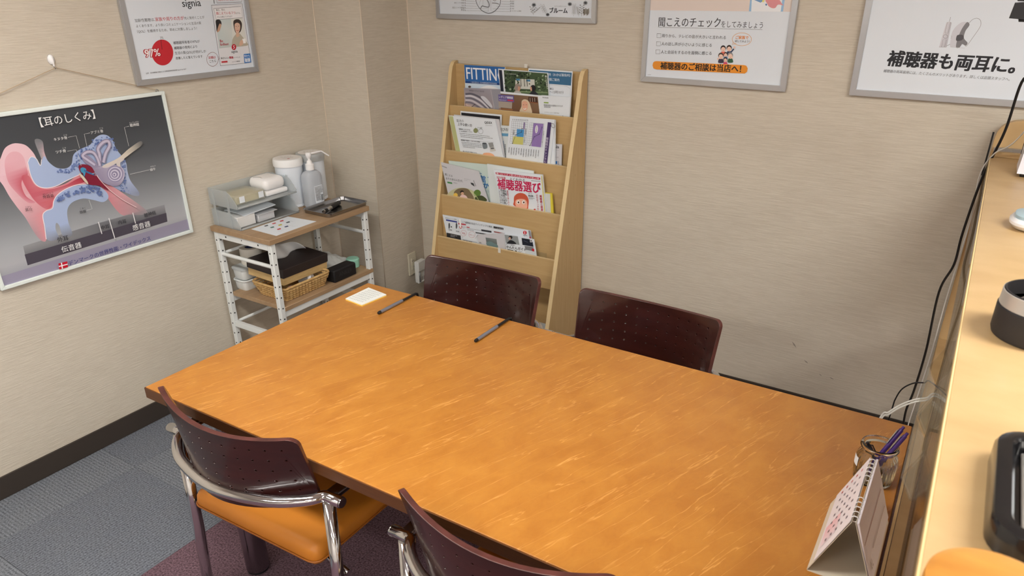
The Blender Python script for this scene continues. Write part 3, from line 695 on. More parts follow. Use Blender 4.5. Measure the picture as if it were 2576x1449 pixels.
pores([(800, 520, 12), (805, 620, 14), (790, 700, 20), (830, 740, 20)], 45, 6)
pores([(370, 790, 12), (430, 745, 20), (520, 715, 22), (600, 712, 20), (660, 745, 22)], 80, 9)
# inner ear: canals, snail, middle ear
P.smooth([(505, 560), (540, 550), (590, 570), (620, 610), (650, 660), (700, 720), (640, 690), (570, 680), (545, 630), (515, 600)], (128, 34, 58))
LAV = (170, 164, 192)
P.smooth([(525, 500), (560, 490), (610, 530), (640, 560), (700, 560), (760, 555), (800, 590), (800, 640), (770, 685), (720, 690), (660, 665), (620, 620), (590, 570), (545, 540)], [(150, 144, 172)] * 4 + [(190, 184, 206)] * 4 + [(150, 142, 170)] * 6)
for pts, wd in (([(640, 560), (640, 490), (630, 450), (660, 410), (695, 400), (705, 430), (680, 480), (665, 540)], 26), ([(610, 555), (560, 520), (530, 495), (560, 470), (600, 475), (625, 510), (640, 550)], 24)):
    P.line(pts, wd, (140, 134, 162), True); P.line(pts, wd * .55, (196, 190, 212), True)
for k, (rr, cc) in enumerate([(54, (150, 144, 176)), (46, (204, 200, 220)), (38, (140, 134, 166)), (30, (204, 200, 220)), (21, (138, 132, 164)), (13, (206, 202, 222)), (6, (130, 124, 156))]): P.ell((742 - k, 612 + k), rr, rr * 1.02, cc, 28)
P.smooth([(660, 560), (760, 510), (830, 450), (905, 400), (915, 425), (850, 475), (790, 520), (720, 560), (680, 575)], [(214, 206, 200), (220, 212, 200), (206, 198, 184), (110, 110, 112), (110, 110, 112), (206, 198, 186), (220, 212, 204), (214, 206, 206), (200, 194, 206)])
P.smooth([(755, 560), (750, 535), (775, 515), (800, 510), (795, 525), (775, 540), (775, 565)], (214, 206, 204))
P.smooth([(505, 612), (525, 618), (560, 660), (565, 680), (540, 660)], (216, 202, 184))
P.smooth([(515, 580), (530, 570), (552, 580), (550, 600), (540, 632), (533, 610), (520, 600)], (70, 150, 190)); P.line([(540, 590), (570, 605), (605, 618)], 11, (58, 110, 160), True); P.line([(590, 612), (615, 605), (612, 625)], 6, (150, 160, 180))
P.line([(620, 620), (650, 660), (710, 720), (790, 780), (880, 830)], 4, (236, 210, 216), True)
# leader lines
LG = (206, 208, 210)
for pts in ([(435, 375), (487, 364), (510, 447)], [(578, 346), (540, 354), (557, 432)], [(430, 465), (488, 455), (520, 560)], [(832, 302), (801, 310), (830, 432)], [(965, 586), (838, 615)], [(570, 780), (592, 840), (555, 850)]): P.line(pts, 2.5, LG)
for a, b in (((632, 925), (655, 1003)), ((700, 900), (740, 1036)), ((856, 865), (874, 935))): P.line([a, b], 6, (228, 228, 232))
WHT = (236, 238, 240)
P.text('【耳のしくみ】', (258, 305), (612, 248), WHT, .006, 1.05)
for tx, a, b, c in (('キヌタ骨', (344, 398), (430, 385), WHT), ('アブミ骨', (584, 354), (664, 342), WHT), ('ツチ骨', (356, 480), (422, 470), WHT), ('聴神経', (838, 306), (898, 298), WHT), ('蝸牛', (970, 594), (1005, 587), WHT),
                    ('外耳道', (272, 773), (342, 760), (64, 44, 50)), ('耳介', (158, 856), (204, 848), (64, 44, 50)), ('鼓膜', (512, 870), (553, 862), (54, 54, 60)), ('聴神経', (932, 893), (1008, 873), (40, 40, 48)), ('内耳', (764, 940), (814, 928), (40, 40, 48)), ('中耳', (652, 974), (704, 961), (40, 40, 48)), ('外耳', (368, 1056), (438, 1038), (40, 40, 48)),
                    ('感音器', (858, 980), (972, 950), WHT), ('伝音器', (396, 1122), (524, 1087), WHT)): P.text(tx, a, b, c, .006)
for tx, a, b, c in (('こつ', (405, 366), (427, 363), WHT), ('こつ', (640, 322), (661, 319), WHT), ('こつ', (398, 450), (420, 447), WHT), ('ちょうしんけい', (834, 285), (895, 275), WHT), ('かぎゅう', (970, 570), (1003, 563), WHT), ('がいじどう', (270, 752), (338, 738), (64, 44, 50)), ('じかい', (158, 834), (196, 828), (64, 44, 50)), ('こまく', (512, 845), (548, 838), (54, 54, 60)), ('でん', (392, 1098), (412, 1093), WHT), ('おん', (445, 1084), (466, 1078), WHT), ('き', (500, 1066), (508, 1064), WHT), ('かん', (856, 957), (876, 952), WHT), ('おん', (900, 945), (920, 940), WHT), ('き', (950, 930), (958, 928), WHT)): P.text(tx, a, b, c)
P.text('デンマークの世界性能・ワイデックス', (440, 1208), (972, 1040), (52, 58, 122), .008)
P.poly([(370, 1195), (428, 1180), (433, 1218), (377, 1234)], (196, 30, 52)); P.line([(390, 1190), (397, 1229)], 7, (240, 240, 244)); P.line([(373, 1214), (431, 1199)], 7, (240, 240, 244))
P.build(sh)
STEEL = mat('steel', (170, 170, 172), .3, 1.0)
for aa in (1.045, 1.752):
    part('hanging_eye', MB().tube([(XL + .012, aa + .006 * math.cos(q), 1.334 + .006 * math.sin(q)) for q in [k * math.pi / 4 for k in range(8)]], .0015, 6, closed=True), STEEL, t)
ap = on_x((140, 170), XL + .008)
part('hanging_string', MB().tube([(XL + .010, 1.045, 1.338), (XL + .009, ap.y, ap.z), (XL + .010, 1.752, 1.338)], .0013, 6), mat('string', (186, 166, 140), .8), t)
hk = thing('wall_hook', 'small white wall hook holding the poster string', 'hook', (XL, ap.y - .006, ap.z + .02))
hp = on_x((131, 147), XL + .004)
part('hook_head', MB().lathe([(0, .012), (.006, .011), (.0115, .006), (.012, 0)], (0, 0, 0), 20), mat('white_plastic', (238, 238, 240), .3), hk, True)
o = hk.children[0]; o.rotation_euler = (0, R_(90), 0); o.scale = (1.4, .95, 1); o.location = (0, 0, .006)
part('hook_ridge', MB().box((.008, -.0015, -.016), (.016, .0015, .018), .001), mat('white_plastic'), hk, True)
part('hook_arm', MB().tube([(.002, .001, -.008), (.005, .002, -.018), (.010, .003, -.0235), (.016, .003, -.020)], .0014, 8), STEEL, hk, True)

# --- poster 3: board with line drawing (only its lower edge shows)
t, sh, P = poster('line_drawing_poster', 'silver-framed poster with face outline and floral drawings above the rack', 'B', -2.320, -1.480, 1.557, 2.15, .021, ALU, PAPER, (1080, 0, 5.8545))
GL = (90, 94, 102)
for i, (tx, x0) in enumerate((('広島店', 470), ('東区ニシヤマ補聴器', 368), ('佐伯店', 475), ('西区ニシヤマ補聴器', 340), ('本店', 465))):
    y = 14 + 36 * i; P.text(tx, (x0, y), (520, y + 2), GL); P.line([(528, y - 18), (532, y + 4)], 7, (70, 74, 82)); P.line([(535, y), ([675, 690, 700, 860, 880][i], y + 6)], 2.5, (150, 154, 160))
for i, tx in enumerate(('西条店', '呉店', '福山店', '三原店', 'イオンモール三原店')):
    y = 26 + 36 * i; P.text(tx, (1208, y), (1250 if i < 4 else 1355, y + 1), GL); P.line([(1194, y - 20), (1197, y + 4)], 7, (70, 74, 82)); P.line([([1065, 1060, 990, 935, 920][i], y - 4), (1190, y)], 2.5, (150, 154, 160))
P.line([(680, -60), (690, 20), (720, 90), (770, 150), (830, 185), (880, 195), (940, 180), (1000, 130), (1040, 70), (1052, 0), (1050, -40)], 8, (92, 98, 108), True)
P.line([(855, 0), (880, 50), (885, 85), (870, 105), (820, 98), (780, 88), (760, 120), (755, 135)], 11, (110, 114, 122), True)
P.line([(870, 165), (872, 80), (860, 20), (840, 0)], 4, (160, 162, 168)); P.line([(905, 0), (910, 160)], 3, (160, 162, 168)); P.line([(925, 45), (985, 48), (1030, 62)], 8, (120, 124, 130), True); P.line([(940, 0), (965, 14), (985, 5)], 6, (120, 124, 130)); P.line([(735, 75), (745, 30), (760, 0)], 3, (150, 154, 160)); P.line([(790, 85), (792, 0)], 3, (150, 154, 160))
P.flush(sh, 'printed_drawing')
P.text('ブルーム', (1772, 186), (2035, 190), (70, 74, 84), .035); P.text('ヒアリングパートナー', (1850, 100), (2030, 103), (120, 124, 130))
DK2 = (66, 70, 76)
for c, r in (((1542, 72), 32), ((1745, 215), 26), ((2072, 60), 30), ((2302, 42), 32)):
    for k in range(5):
        a = k * math.pi / 5 + .3; P.line([(c[0] - r * math.cos(a), c[1] - r * math.sin(a)), (c[0] + r * math.cos(a), c[1] + r * math.sin(a))], 7, DK2)
def sprig(base, tip, leaves, rx, col, dots=False):
    P.line([base, tip], 3, col)
    for k in range(leaves):
        tt = .25 + .75 * k / max(1, leaves - 1); cx = base[0] + (tip[0] - base[0]) * tt; cy = base[1] + (tip[1] - base[1]) * tt
        for s in (-1, 1):
            if dots: P.line([(cx, cy), (cx + s * 26, cy - 22)], 2.5, col); P.ell((cx + s * 27, cy - 25), 7, 7, col, 8)
            else: P.ring((cx + s * rx, cy - rx * .5), rx * .62, rx * .95, 2.5, col, 10)
sprig((1538, 222), (1515, 125), 3, 16, (120, 120, 120), True); sprig((1545, 190), (1600, 140), 3, 16, (120, 120, 120), True)
sprig((1715, 200), (1668, 90), 4, 20, (150, 150, 150)); sprig((2128, 240), (2140, 80), 5, 16, (150, 150, 150)); sprig((2208, 240), (2185, 110), 6, 10, (150, 150, 150)); sprig((2246, 240), (2256, 100), 4, 12, (90, 86, 80), True)
for bx in (2280, 2325):
    for k in range(6): P.line([(bx, 230 - 14 * k), (bx + 36, 190 - 14 * k)], 5, (120, 104, 70)); P.line([(bx + 18, 215 - 14 * k), (bx - 8, 200 - 14 * k)], 5, (70, 66, 58))
P.build(sh)

# --- poster 4: hearing check list with orange banner
t, sh, P = poster('hearing_checklist_poster', 'silver-framed hearing checklist poster with orange banner at its foot', 'B', -1.262, -.668, 1.341, 2.18, .0215, ALU, PAPER, (1590, 0, 5.99))
P.poly([(268, 155), (262, -300), (2500, -300), (2412, 178)], (226, 214, 208))
P.poly([(1760, 172), (1800, -200), (2330, -200), (2275, 175)], [(150, 190, 226), (160, 196, 230), (160, 196, 230), (150, 190, 226)]); P.poly([(1795, 172), (1815, -200), (2290, -200), (2240, 175)], (236, 240, 246))
P.poly([(1840, 0), (1990, -60), (1975, 20), (1935, 40)], (120, 160, 206)); P.poly([(1975, -20), (2005, -10), (1985, 35), (1955, 32)], (230, 226, 140)); P.smooth([(2010, 0), (2080, -40), (2200, -20), (2262, 60), (2280, 80), (2200, 70), (2160, 118), (2110, 122), (2060, 95), (2040, 60)], (222, 150, 156)); P.ell((2022, 70), 14, 16, (92, 126, 176), 12)
P.text('聞こえのチェック', (398, 388), (1328, 402), (60, 62, 68), .01, 1.18); P.text('をしてみましょう', (1340, 404), (1968, 424), (60, 62, 68), 0, 1.25); P.line([(392, 410), (1965, 446)], 4, (90, 92, 98))
for i, (tx, xe) in enumerate((('周りから、テレビの音が大きいと言われる', 1412), ('人の話し声が小さいように感じる', 1200), ('人と会話をするのを面倒に感じる', 1198))):
    y = 538 + 122 * i; x = 405 - 8 * i; P.line([(x - 28, y - 32), (x + 32, y - 31), (x + 30, y + 30), (x - 30, y + 29), (x - 28, y - 32)], 5, (84, 86, 92))
    P.text(tx, (x + 45, y + 20), (xe, y + 20 + (xe - x) * .03), (62, 64, 70), .008)
P.ring((1655, 592), 145, 97, 6, (222, 160, 92), 28); P.line([(1528, 630), (1508, 668), (1570, 655)], 6, (222, 160, 92))
P.text('ご家族で', (1560, 582), (1752, 588), (226, 136, 48), .02); P.text('試してみよう！', (1550, 632), (1770, 640), INKD, .01)
for cx, cy, hair, body, sz in ((1375, 740, (50, 40, 44), (222, 110, 92), 1.0), (1465, 735, (58, 44, 40), (48, 62, 92), 1.0), (1340, 850, (84, 72, 66), (62, 58, 78), 1.0), (1483, 845, (150, 146, 146), (52, 96, 70), 1.0), (1412, 825, (60, 46, 44), (72, 116, 160), .7), (1408, 905, (60, 44, 46), (206, 84, 116), .75)):
    P.smooth([(cx - 38 * sz, cy + 95 * sz), (cx - 30 * sz, cy + 42 * sz), (cx, cy + 36 * sz), (cx + 30 * sz, cy + 42 * sz), (cx + 38 * sz, cy + 95 * sz)], body)
    P.ell((cx, cy - 12 * sz), 40 * sz, 46 * sz, hair, 18); P.ell((cx, cy + 4 * sz), 32 * sz, 36 * sz, (240, 206, 190), 18)
    P.line([(cx - 14 * sz, cy - 2), (cx - 8 * sz, cy - 2)], 6 * sz, (70, 50, 50)); P.line([(cx + 8 * sz, cy - 2), (cx + 14 * sz, cy - 2)], 6 * sz, (70, 50, 50)); P.line([(cx - 10 * sz, cy + 18 * sz), (cx, cy + 24 * sz), (cx + 10 * sz, cy + 18 * sz)], 5 * sz, (196, 80, 84))
P.line([(1490, 790), (1535, 735)], 22, (48, 62, 92)); P.ell((1545, 715), 16, 18, (240, 206, 190), 10); P.ell((1298, 885), 14, 16, (240, 206, 190), 10); P.ell((1512, 870), 12, 15, (240, 206, 190), 10)
P.poly([(340, 925), (375, 920), (1690, 980), (1725, 990), (1745, 1030), (1735, 1080), (1700, 1108), (370, 1046), (325, 1030), (312, 985), (320, 945)], (230, 148, 48))
P.text('補聴器のご相談は当店へ！', (430, 1032), (1640, 1082), (40, 34, 30), .03)
P.text('nonline', (238, 1130), (288, 1131), (120, 120, 126))
P.build(sh)

# --- poster 5: hearing aids for both ears
t, sh, P = poster('hearing_aid_poster', 'silver-framed white poster with grey hearing aids and bold black headline', 'B', -.441, .153, 1.346, 2.19, .0215, ALU, PAPER, (2120, 0, 5.175))
P.poly([(1255, 610), (1345, 300), (1365, 283), (1400, 283), (1420, 295), (1352, 612)], [(206, 206, 216), (216, 216, 224), (222, 222, 228), (214, 214, 222), (190, 190, 200), (186, 186, 196)])
P.line([(1388, 282), (1405, 222)], 5, (130, 130, 136)); P.line([(1330, 425), (1362, 290), (1405, 290), (1370, 435), (1330, 430)], 4, (130, 132, 140)); P.ring((1337, 475), 28, 25, 4, (130, 132, 140), 14); P.line([(1285, 610), (1305, 515), (1350, 518), (1325, 612)], 4, (130, 132, 140)); P.line([(1352, 598), (1400, 575)], 5, (90, 90, 96))
P.smooth([(1398, 605), (1408, 500), (1425, 420), (1470, 350), (1540, 295), (1600, 285), (1640, 300), (1640, 330), (1590, 400), (1570, 480), (1560, 560), (1520, 615), (1450, 612)], (206, 208, 218))
P.smooth([(1618, 288), (1650, 312), (1640, 345), (1600, 400), (1578, 470), (1585, 510), (1625, 558), (1600, 595), (1555, 575), (1520, 618), (1475, 615), (1490, 520), (1520, 440), (1560, 360)], (126, 126, 132))
P.smooth([(1480, 480), (1500, 455), (1560, 455), (1575, 490), (1545, 525), (1480, 530)], (84, 84, 90)); P.line([(1645, 300), (1690, 255), (1745, 238), (1790, 262), (1798, 320), (1770, 380), (1700, 480), (1620, 590), (1592, 606)], 5, (140, 140, 146), True); P.line([(1405, 470), (1420, 466), (1415, 498), (1402, 498)], 4, (170, 172, 180))
P.line([(1255, 612), (1350, 614)], 5, (160, 160, 166)); P.line([(1400, 612), (1590, 626)], 4, (190, 190, 196))
P.text('補聴器も両耳に。', (572, 838), (2228, 940), (40, 42, 48), .035, 1.05, .1)
P.text('補聴器の両耳装用には、たくさんのメリットがあります。詳しくは店頭スタッフへ。', (528, 938), (2172, 1050), (96, 98, 104), 0, 1.1, .12)
P.build(sh)

# ------------------------------------------------------------------ brochures in the rack
WP_ = mat('paper_white', (226, 233, 241), .45)
CF, CG_ = (1080, 140, 5.176), (1080, 370, 4.674)
def brochure(label, tier, dy, lean, crop, quad, pm, thick=.003, name='brochure', art=None, cat='brochure', sheets=True):
    """quad: the four corners tl, tr, br, bl seen in the crop; the foot is carried down to the tier shelf"""
    ly, lz = LIPS[tier]
    nrm = Vector((0, -1, -lean)).normalized(); o = Vector((-1.9, ly + .006 + dy, lz)); up = Vector((0, lean, 1)).normalized() if False else nrm.cross(Vector((1, 0, 0))).normalized()
    if up.z < 0: up.negate()
    ox, oy, k = crop
    q = [on_plane((ox + p[0] / k, oy + p[1] / k), o, nrm) for p in quad]
    foot = lz - .0975
    bl = q[3] + (q[3] - q[0]) * ((q[3].z - foot) / (q[0].z - q[3].z)); br = q[2] + (q[2] - q[1]) * ((q[2].z - foot) / (q[1].z - q[2].z))
    base = (bl + br) / 2
    t = thing(name, label, cat, base, group='brochures in the magazine rack')
    part('booklet_cover', MB().prism([q[0], q[1], br, bl], -nrm * thick), pm, t)
    pr = Print(o + nrm * .0001, (1, 0, 0), up, crop)
    pr.q = [q[0], q[1], br, bl]; pr.full = [pr_uv(pr, p) for p in pr.q]
    pr.t = t
    if art: art(pr); pr.build(t)
    return t
def pr_uv(pr, p): d = p - pr.o; return (d.dot(pr.u), d.dot(pr.v))
GRYP = mat('paper_grey', (206, 206, 212), .4); PALEB = mat('paper_pale', (222, 230, 232), .4); BLK = mat('paper_black', (36, 36, 40), .4); YEL = mat('paper_yellow', (222, 206, 70), .5); MAUV = mat('paper_mauve', (168, 158, 166), .35)

def a(P):
    P.poly([(455, 118), (985, 150), (930, 385), (468, 352)], (46, 104, 172)); P.poly([(466, 332), (925, 360), (925, 385), (468, 356)], (24, 62, 124))
    P.text('Audiology and hearing care review', (500, 170), (800, 190), (150, 186, 226)); P.text('FITTING', (488, 302), (985, 335), (238, 242, 250), .012, 1.25); P.text('一般社団法人 日本補聴器販売店協会誌', (535, 355), (880, 375), (200, 214, 236))
    P.poly([(468, 356), (930, 385), (960, 700), (475, 700)], (206, 224, 240)); P.ell((525, 405), 20, 14, (96, 80, 70), 12); P.smooth([(640, 430), (760, 390), (880, 420), (900, 460), (640, 450)], (240, 242, 246))
brochure('blue FITTING magazine at the back left of the top tier', 0, .028, .05, CF, [(455, 118), (985, 150), (985, 640), (475, 640)], PALEB, .004, 'magazine', a, 'magazine')
def a(P):
    P.poly([(905, 185), (945, 188), (985, 640), (945, 640)], (34, 40, 56))
    P.poly([(970, 188), (1535, 232), (1560, 640), (1005, 640)], [(60, 78, 54), (70, 92, 60), (84, 106, 74), (60, 76, 58)])
    rnd = random.Random(3)
    P.poly([(1120, 300), (1370, 310), (1375, 440), (1120, 430)], (206, 208, 200)); P.poly([(1130, 300), (1180, 300), (1180, 325), (1130, 322)], (70, 130, 170)); P.poly([(1262, 312), (1315, 312), (1315, 338), (1262, 335)], (70, 130, 170))
    for _ in range(150):
        x = rnd.uniform(985, 1530); y = rnd.uniform(200, 470)
        if 1110 < x < 1380 and y > 270 and rnd.random() < .8: continue
        P.ell((x, y + (x - 985) * .06), rnd.uniform(6, 22), rnd.uniform(5, 16), rnd.choice([(38, 54, 38), (54, 74, 48), (90, 112, 76), (26, 38, 30), (30, 44, 34), (150, 170, 140)]), 7, rnd.uniform(0, 3))
    for x in (1190, 1235, 1270): P.line([(x, 240), (x + 10, 400)], 7, (60, 60, 48))
    P.poly([(1000, 470), (1550, 480), (1560, 640), (1005, 640)], (84, 106, 74)); P.line([(1160, 465), (1545, 480)], 12, (130, 150, 112))
    P.smooth([(1115, 410), (1140, 365), (1180, 375), (1192, 420), (1170, 460), (1130, 460)], (150, 138, 130)); P.smooth([(1160, 400), (1190, 410), (1185, 450), (1160, 470)], (196, 150, 128)); P.smooth([(1090, 520), (1110, 470), (1160, 455), (1205, 490), (1210, 560), (1090, 560)], (180, 176, 172))
    P.smooth([(1325, 400), (1355, 380), (1385, 400), (1382, 450), (1350, 465), (1335, 440)], (30, 28, 32)); P.smooth([(1318, 410), (1335, 405), (1342, 450), (1325, 455)], (206, 160, 136)); P.smooth([(1300, 540), (1320, 480), (1370, 460), (1420, 500), (1425, 560)], (40, 42, 50))
    P.down('聞こえのはなし', (1520, 255), (1545, 430), (232, 238, 232), .02); P.text('アクティブな毎日のために', (1000, 240), (1140, 246), (226, 232, 226))
brochure('garden photo brochure with two seated people, middle of the top tier', 0, .022, .04, CF, [(895, 170), (1545, 225), (1570, 640), (945, 640)], WP_, .004, 'brochure', a)
def a(P):
    P.poly([(1298, 185), (1855, 222), (1845, 390), (1300, 345)], (58, 108, 146)); P.text('出張所（わかば薬局内）', (1490, 258), (1835, 272), (226, 234, 242), .01); P.text('時間ご案内', (1530, 322), (1692, 332), (226, 234, 242), .01)
    P.text('木曜日', (1545, 440), (1615, 445), (80, 84, 92), .01); P.text('10時〜15時30分', (1500, 485), (1750, 495), (80, 84, 92))
    P.line([(1550, 375), (1790, 400), (1835, 430), (1835, 540)], 3, (170, 176, 184))
brochure('teal-headed opening hours notice at the right of the top tier', 0, .030, .05, CF, [(1290, 165), (1865, 205), (1845, 640), (1290, 640)], WP_, .002, 'notice_sheet', a, 'notice')
def a(P):
    P.poly([(452, 420), (815, 440), (830, 700), (460, 690)], [(150, 146, 156), (160, 156, 166), (150, 140, 144), (190, 172, 168)]); P.poly([(815, 440), (925, 440), (930, 720), (840, 710)], (150, 150, 160))
    for k, c in enumerate([(96, 94, 108), (206, 204, 214), (110, 108, 124), (196, 192, 202), (120, 116, 130)]): P.line([(470, 500 + 26 * k), (560, 500 + 30 * k), (680, 560 + 34 * k), (790, 690 + 20 * k)], 22, c, True)
    P.smooth([(670, 540), (720, 535), (800, 620), (820, 680), (760, 640)], (206, 208, 218)); P.smooth([(460, 620), (500, 640), (560, 660), (540, 700), (470, 700)], (214, 190, 182)); P.line([(470, 610), (480, 660), (540, 670), (600, 630)], 6, (60, 50, 56), True)
    P.text('補聴器カタログ 総合版', (520, 462), (715, 476), (90, 88, 98)); P.line([(800, 445), (850, 700)], 3, (210, 210, 216))
brochure('grey booklet with an ear close-up at the front left of the top tier', 0, .010, .03, CF, [(450, 420), (925, 440), (945, 720), (470, 680)], MAUV, .004, 'brochure', a)
def a(P):
    P.poly([(892, 490), (1412, 535), (1440, 790), (905, 740)], [(110, 84, 66), (134, 108, 84), (120, 90, 66), (96, 66, 50)]); P.poly([(1290, 535), (1405, 545), (1412, 620), (1292, 605)], (70, 44, 34))
    for k in range(3): P.line([(1312 + 30 * k, 550), (1314 + 30 * k, 600)], 6, (206, 196, 184))
    P.line([(1280, 602), (1412, 618)], 8, (150, 90, 60)); P.poly([(900, 590), (1080, 605), (1075, 690), (905, 672)], (166, 156, 146)); P.line([(905, 690), (1085, 705)], 8, (176, 120, 76))
    P.smooth([(1205, 590), (1245, 568), (1290, 590), (1320, 660), (1330, 760), (1180, 745), (1200, 660)], (214, 196, 170)); P.smooth([(1210, 610), (1245, 590), (1280, 615), (1280, 680), (1250, 720), (1215, 690)], (220, 168, 144)); P.line([(1225, 690), (1245, 698), (1262, 684)], 9, (236, 232, 226), True); P.line([(1222, 640), (1236, 640)], 4, (80, 60, 54)); P.line([(1256, 638), (1270, 640)], 4, (80, 60, 54))
    P.poly([(898, 505), (1100, 520), (1105, 608), (904, 592)], (100, 90, 150)); P.text('シグニア補聴器', (906, 548), (1090, 562), (238, 236, 244), .012); P.text('総合カタログ', (910, 582), (1005, 590), (222, 218, 236)); P.poly([(1018, 572), (1094, 578), (1094, 594), (1018, 588)], (206, 50, 70))
brochure('brochure with a smiling long-haired woman and purple box, front of the top tier', 0, .010, .03, CF, [(875, 460), (1455, 520), (1475, 770), (905, 720)], WP_, .005, 'brochure', a)
def a(P):
    P.text('PHONAK', (1475, 552), (1552, 558), (50, 52, 56), .02); P.poly([(1492, 603), (1552, 607), (1552, 622), (1492, 618)], (140, 170, 70)); P.text('障害者総合支援法カタログ', (1492, 652), (1738, 668), (60, 62, 68), .012); P.text('補聴器編', (1495, 675), (1578, 680), (120, 122, 128)); P.text('ソノヴァ・ジャパン株式会社', (1500, 742), (1690, 756), (120, 122, 128)); P.line([(1835, 545), (1825, 780)], 3, (190, 192, 196)); P.ell((1738, 786), 6, 5, (50, 50, 54), 8)
brochure('plain white catalogue at the front right of the top tier', 0, .010, .03, CF, [(1455, 515), (1845, 540), (1830, 790), (1470, 760)], WP_, .005, 'catalogue', a)
# second tier
def a(P): P.poly([(415, 740), (922, 790), (915, 1100), (440, 1100)], (38, 38, 44))
brochure('black-centred sheet standing at the back left of the second tier', 1, .034, .04, CF, [(405, 720), (942, 770), (935, 1220), (420, 1200)], WP_, .002, 'notice_sheet', a, 'notice')
def a(P):
    P.text('選びのポイント', (908, 978), (1190, 990), (52, 56, 64), .015); P.poly([(905, 1008), (1060, 1015), (1060, 1052), (920, 1046)], (110, 168, 206)); P.poly([(930, 1100), (965, 1110), (975, 1200), (950, 1250)], (90, 140, 180)); P.down('補聴器専門店', (985, 1150), (990, 1290), (70, 74, 84))
brochure('pale blue booklet between the two leaflets on the second tier', 1, .026, .03, CF, [(890, 905), (1200, 925), (1210, 1320), (950, 1310)], PALEB, .003, 'brochure', a)
def a(P):
    P.text('signia', (1580, 1208), (1690, 1206), (60, 62, 70), .02); P.line([(1600, 1228), (1690, 1232)], 3, (150, 152, 158)); P.poly([(1640, 1372), (1664, 1374), (1664, 1410), (1640, 1408)], (50, 120, 190)); P.down('補聴器', (1676, 1370), (1680, 1420), (50, 60, 90)); P.text('人 点', (1640, 1330), (1680, 1332), (110, 112, 118))
brochure('slim white leaflet at the right end of the second tier', 1, .022, .03, CF, [(1480, 1138), (1727, 1155), (1722, 1430), (1480, 1400)], GRYP, .003, 'leaflet', a, 'leaflet')
brochure('leaflet stack behind the battery guide on the second tier', 1, .0105, -.02, CF, [(318, 768), (905, 830), (985, 1340), (470, 1290)], GRYP, .005, 'leaflet', None, 'leaflet')
def a(P):
    P.poly([(255, 785), (308, 790), (405, 1260), (350, 1250)], (186, 192, 138))
    P.text('電池の', (355, 862), (448, 866), (84, 86, 92)); P.text('上手な使い方', (370, 905), (556, 925), (56, 58, 64), .02); P.text('QIDEX', (720, 884), (818, 890), (50, 52, 58), .03); P.line([(730, 908), (820, 914)], 3, (150, 150, 156))
    P.text('補聴器に入れるのは', (385, 962), (535, 975), (70, 72, 78), .015); P.text('5〜6分程度待ってから', (392, 990), (560, 1003), (70, 72, 78), .015); P.greek((395, 1010), (820, 1055), 3, (8, 22), 5, (130, 132, 138))
    P.ell((606, 975), 30, 32, (140, 146, 104), 16); P.line([(600, 960), (608, 932)], 4, (90, 94, 70)); P.ring((672, 985), 30, 34, 6, (150, 152, 156), 16); P.text('5〜6分', (632, 945), (690, 950), (90, 92, 98), .01); P.line([(410, 1090), (840, 1130)], 2.5, (180, 182, 188))
    P.text('乾燥器や乾燥ケースに入れる時は', (415, 1105), (665, 1132), (70, 72, 78), .015); P.greek((420, 1125), (690, 1155), 4, (8, 20), 5, (140, 142, 148))
    P.smooth([(695, 1135), (750, 1145), (758, 1195), (735, 1212), (705, 1205)], (120, 130, 138)); P.ell((722, 1142), 28, 10, (70, 76, 84), 14); P.poly([(770, 1135), (830, 1130), (845, 1185), (790, 1195)], (150, 152, 152)); P.poly([(790, 1195), (848, 1188), (872, 1238), (800, 1250)], (206, 206, 204)); P.poly([(800, 1198), (840, 1193), (850, 1214), (806, 1218)], (110, 112, 114))
    P.text('寒い日は手で温めてから', (442, 1252), (622, 1274), (70, 72, 78), .015); P.smooth([(700, 1300), (710, 1270), (770, 1262), (830, 1280), (860, 1320), (840, 1340), (700, 1320)], (232, 176, 140))
brochure('battery guide leaflet with olive stripe poking out left of the second tier', 1, .0035, -.03, CF, [(250, 778), (855, 832), (965, 1330), (350, 1260)], WP_, .004, 'leaflet', a, 'leaflet')
for k in range(2):
    brochure(['lower sheets', 'middle sheets'][k] + ' of the ring-bound audiogram pad on the second tier', 1, .012 - .004 * k, .02, CF, [(1060 + 4 * k, 788 + 2 * k), (1645 - 12 * k, 838 - 3 * k), (1640 - 12 * k, 1400), (1010, 1340)], WP_, .003, 'paper_pad', None, 'paper')
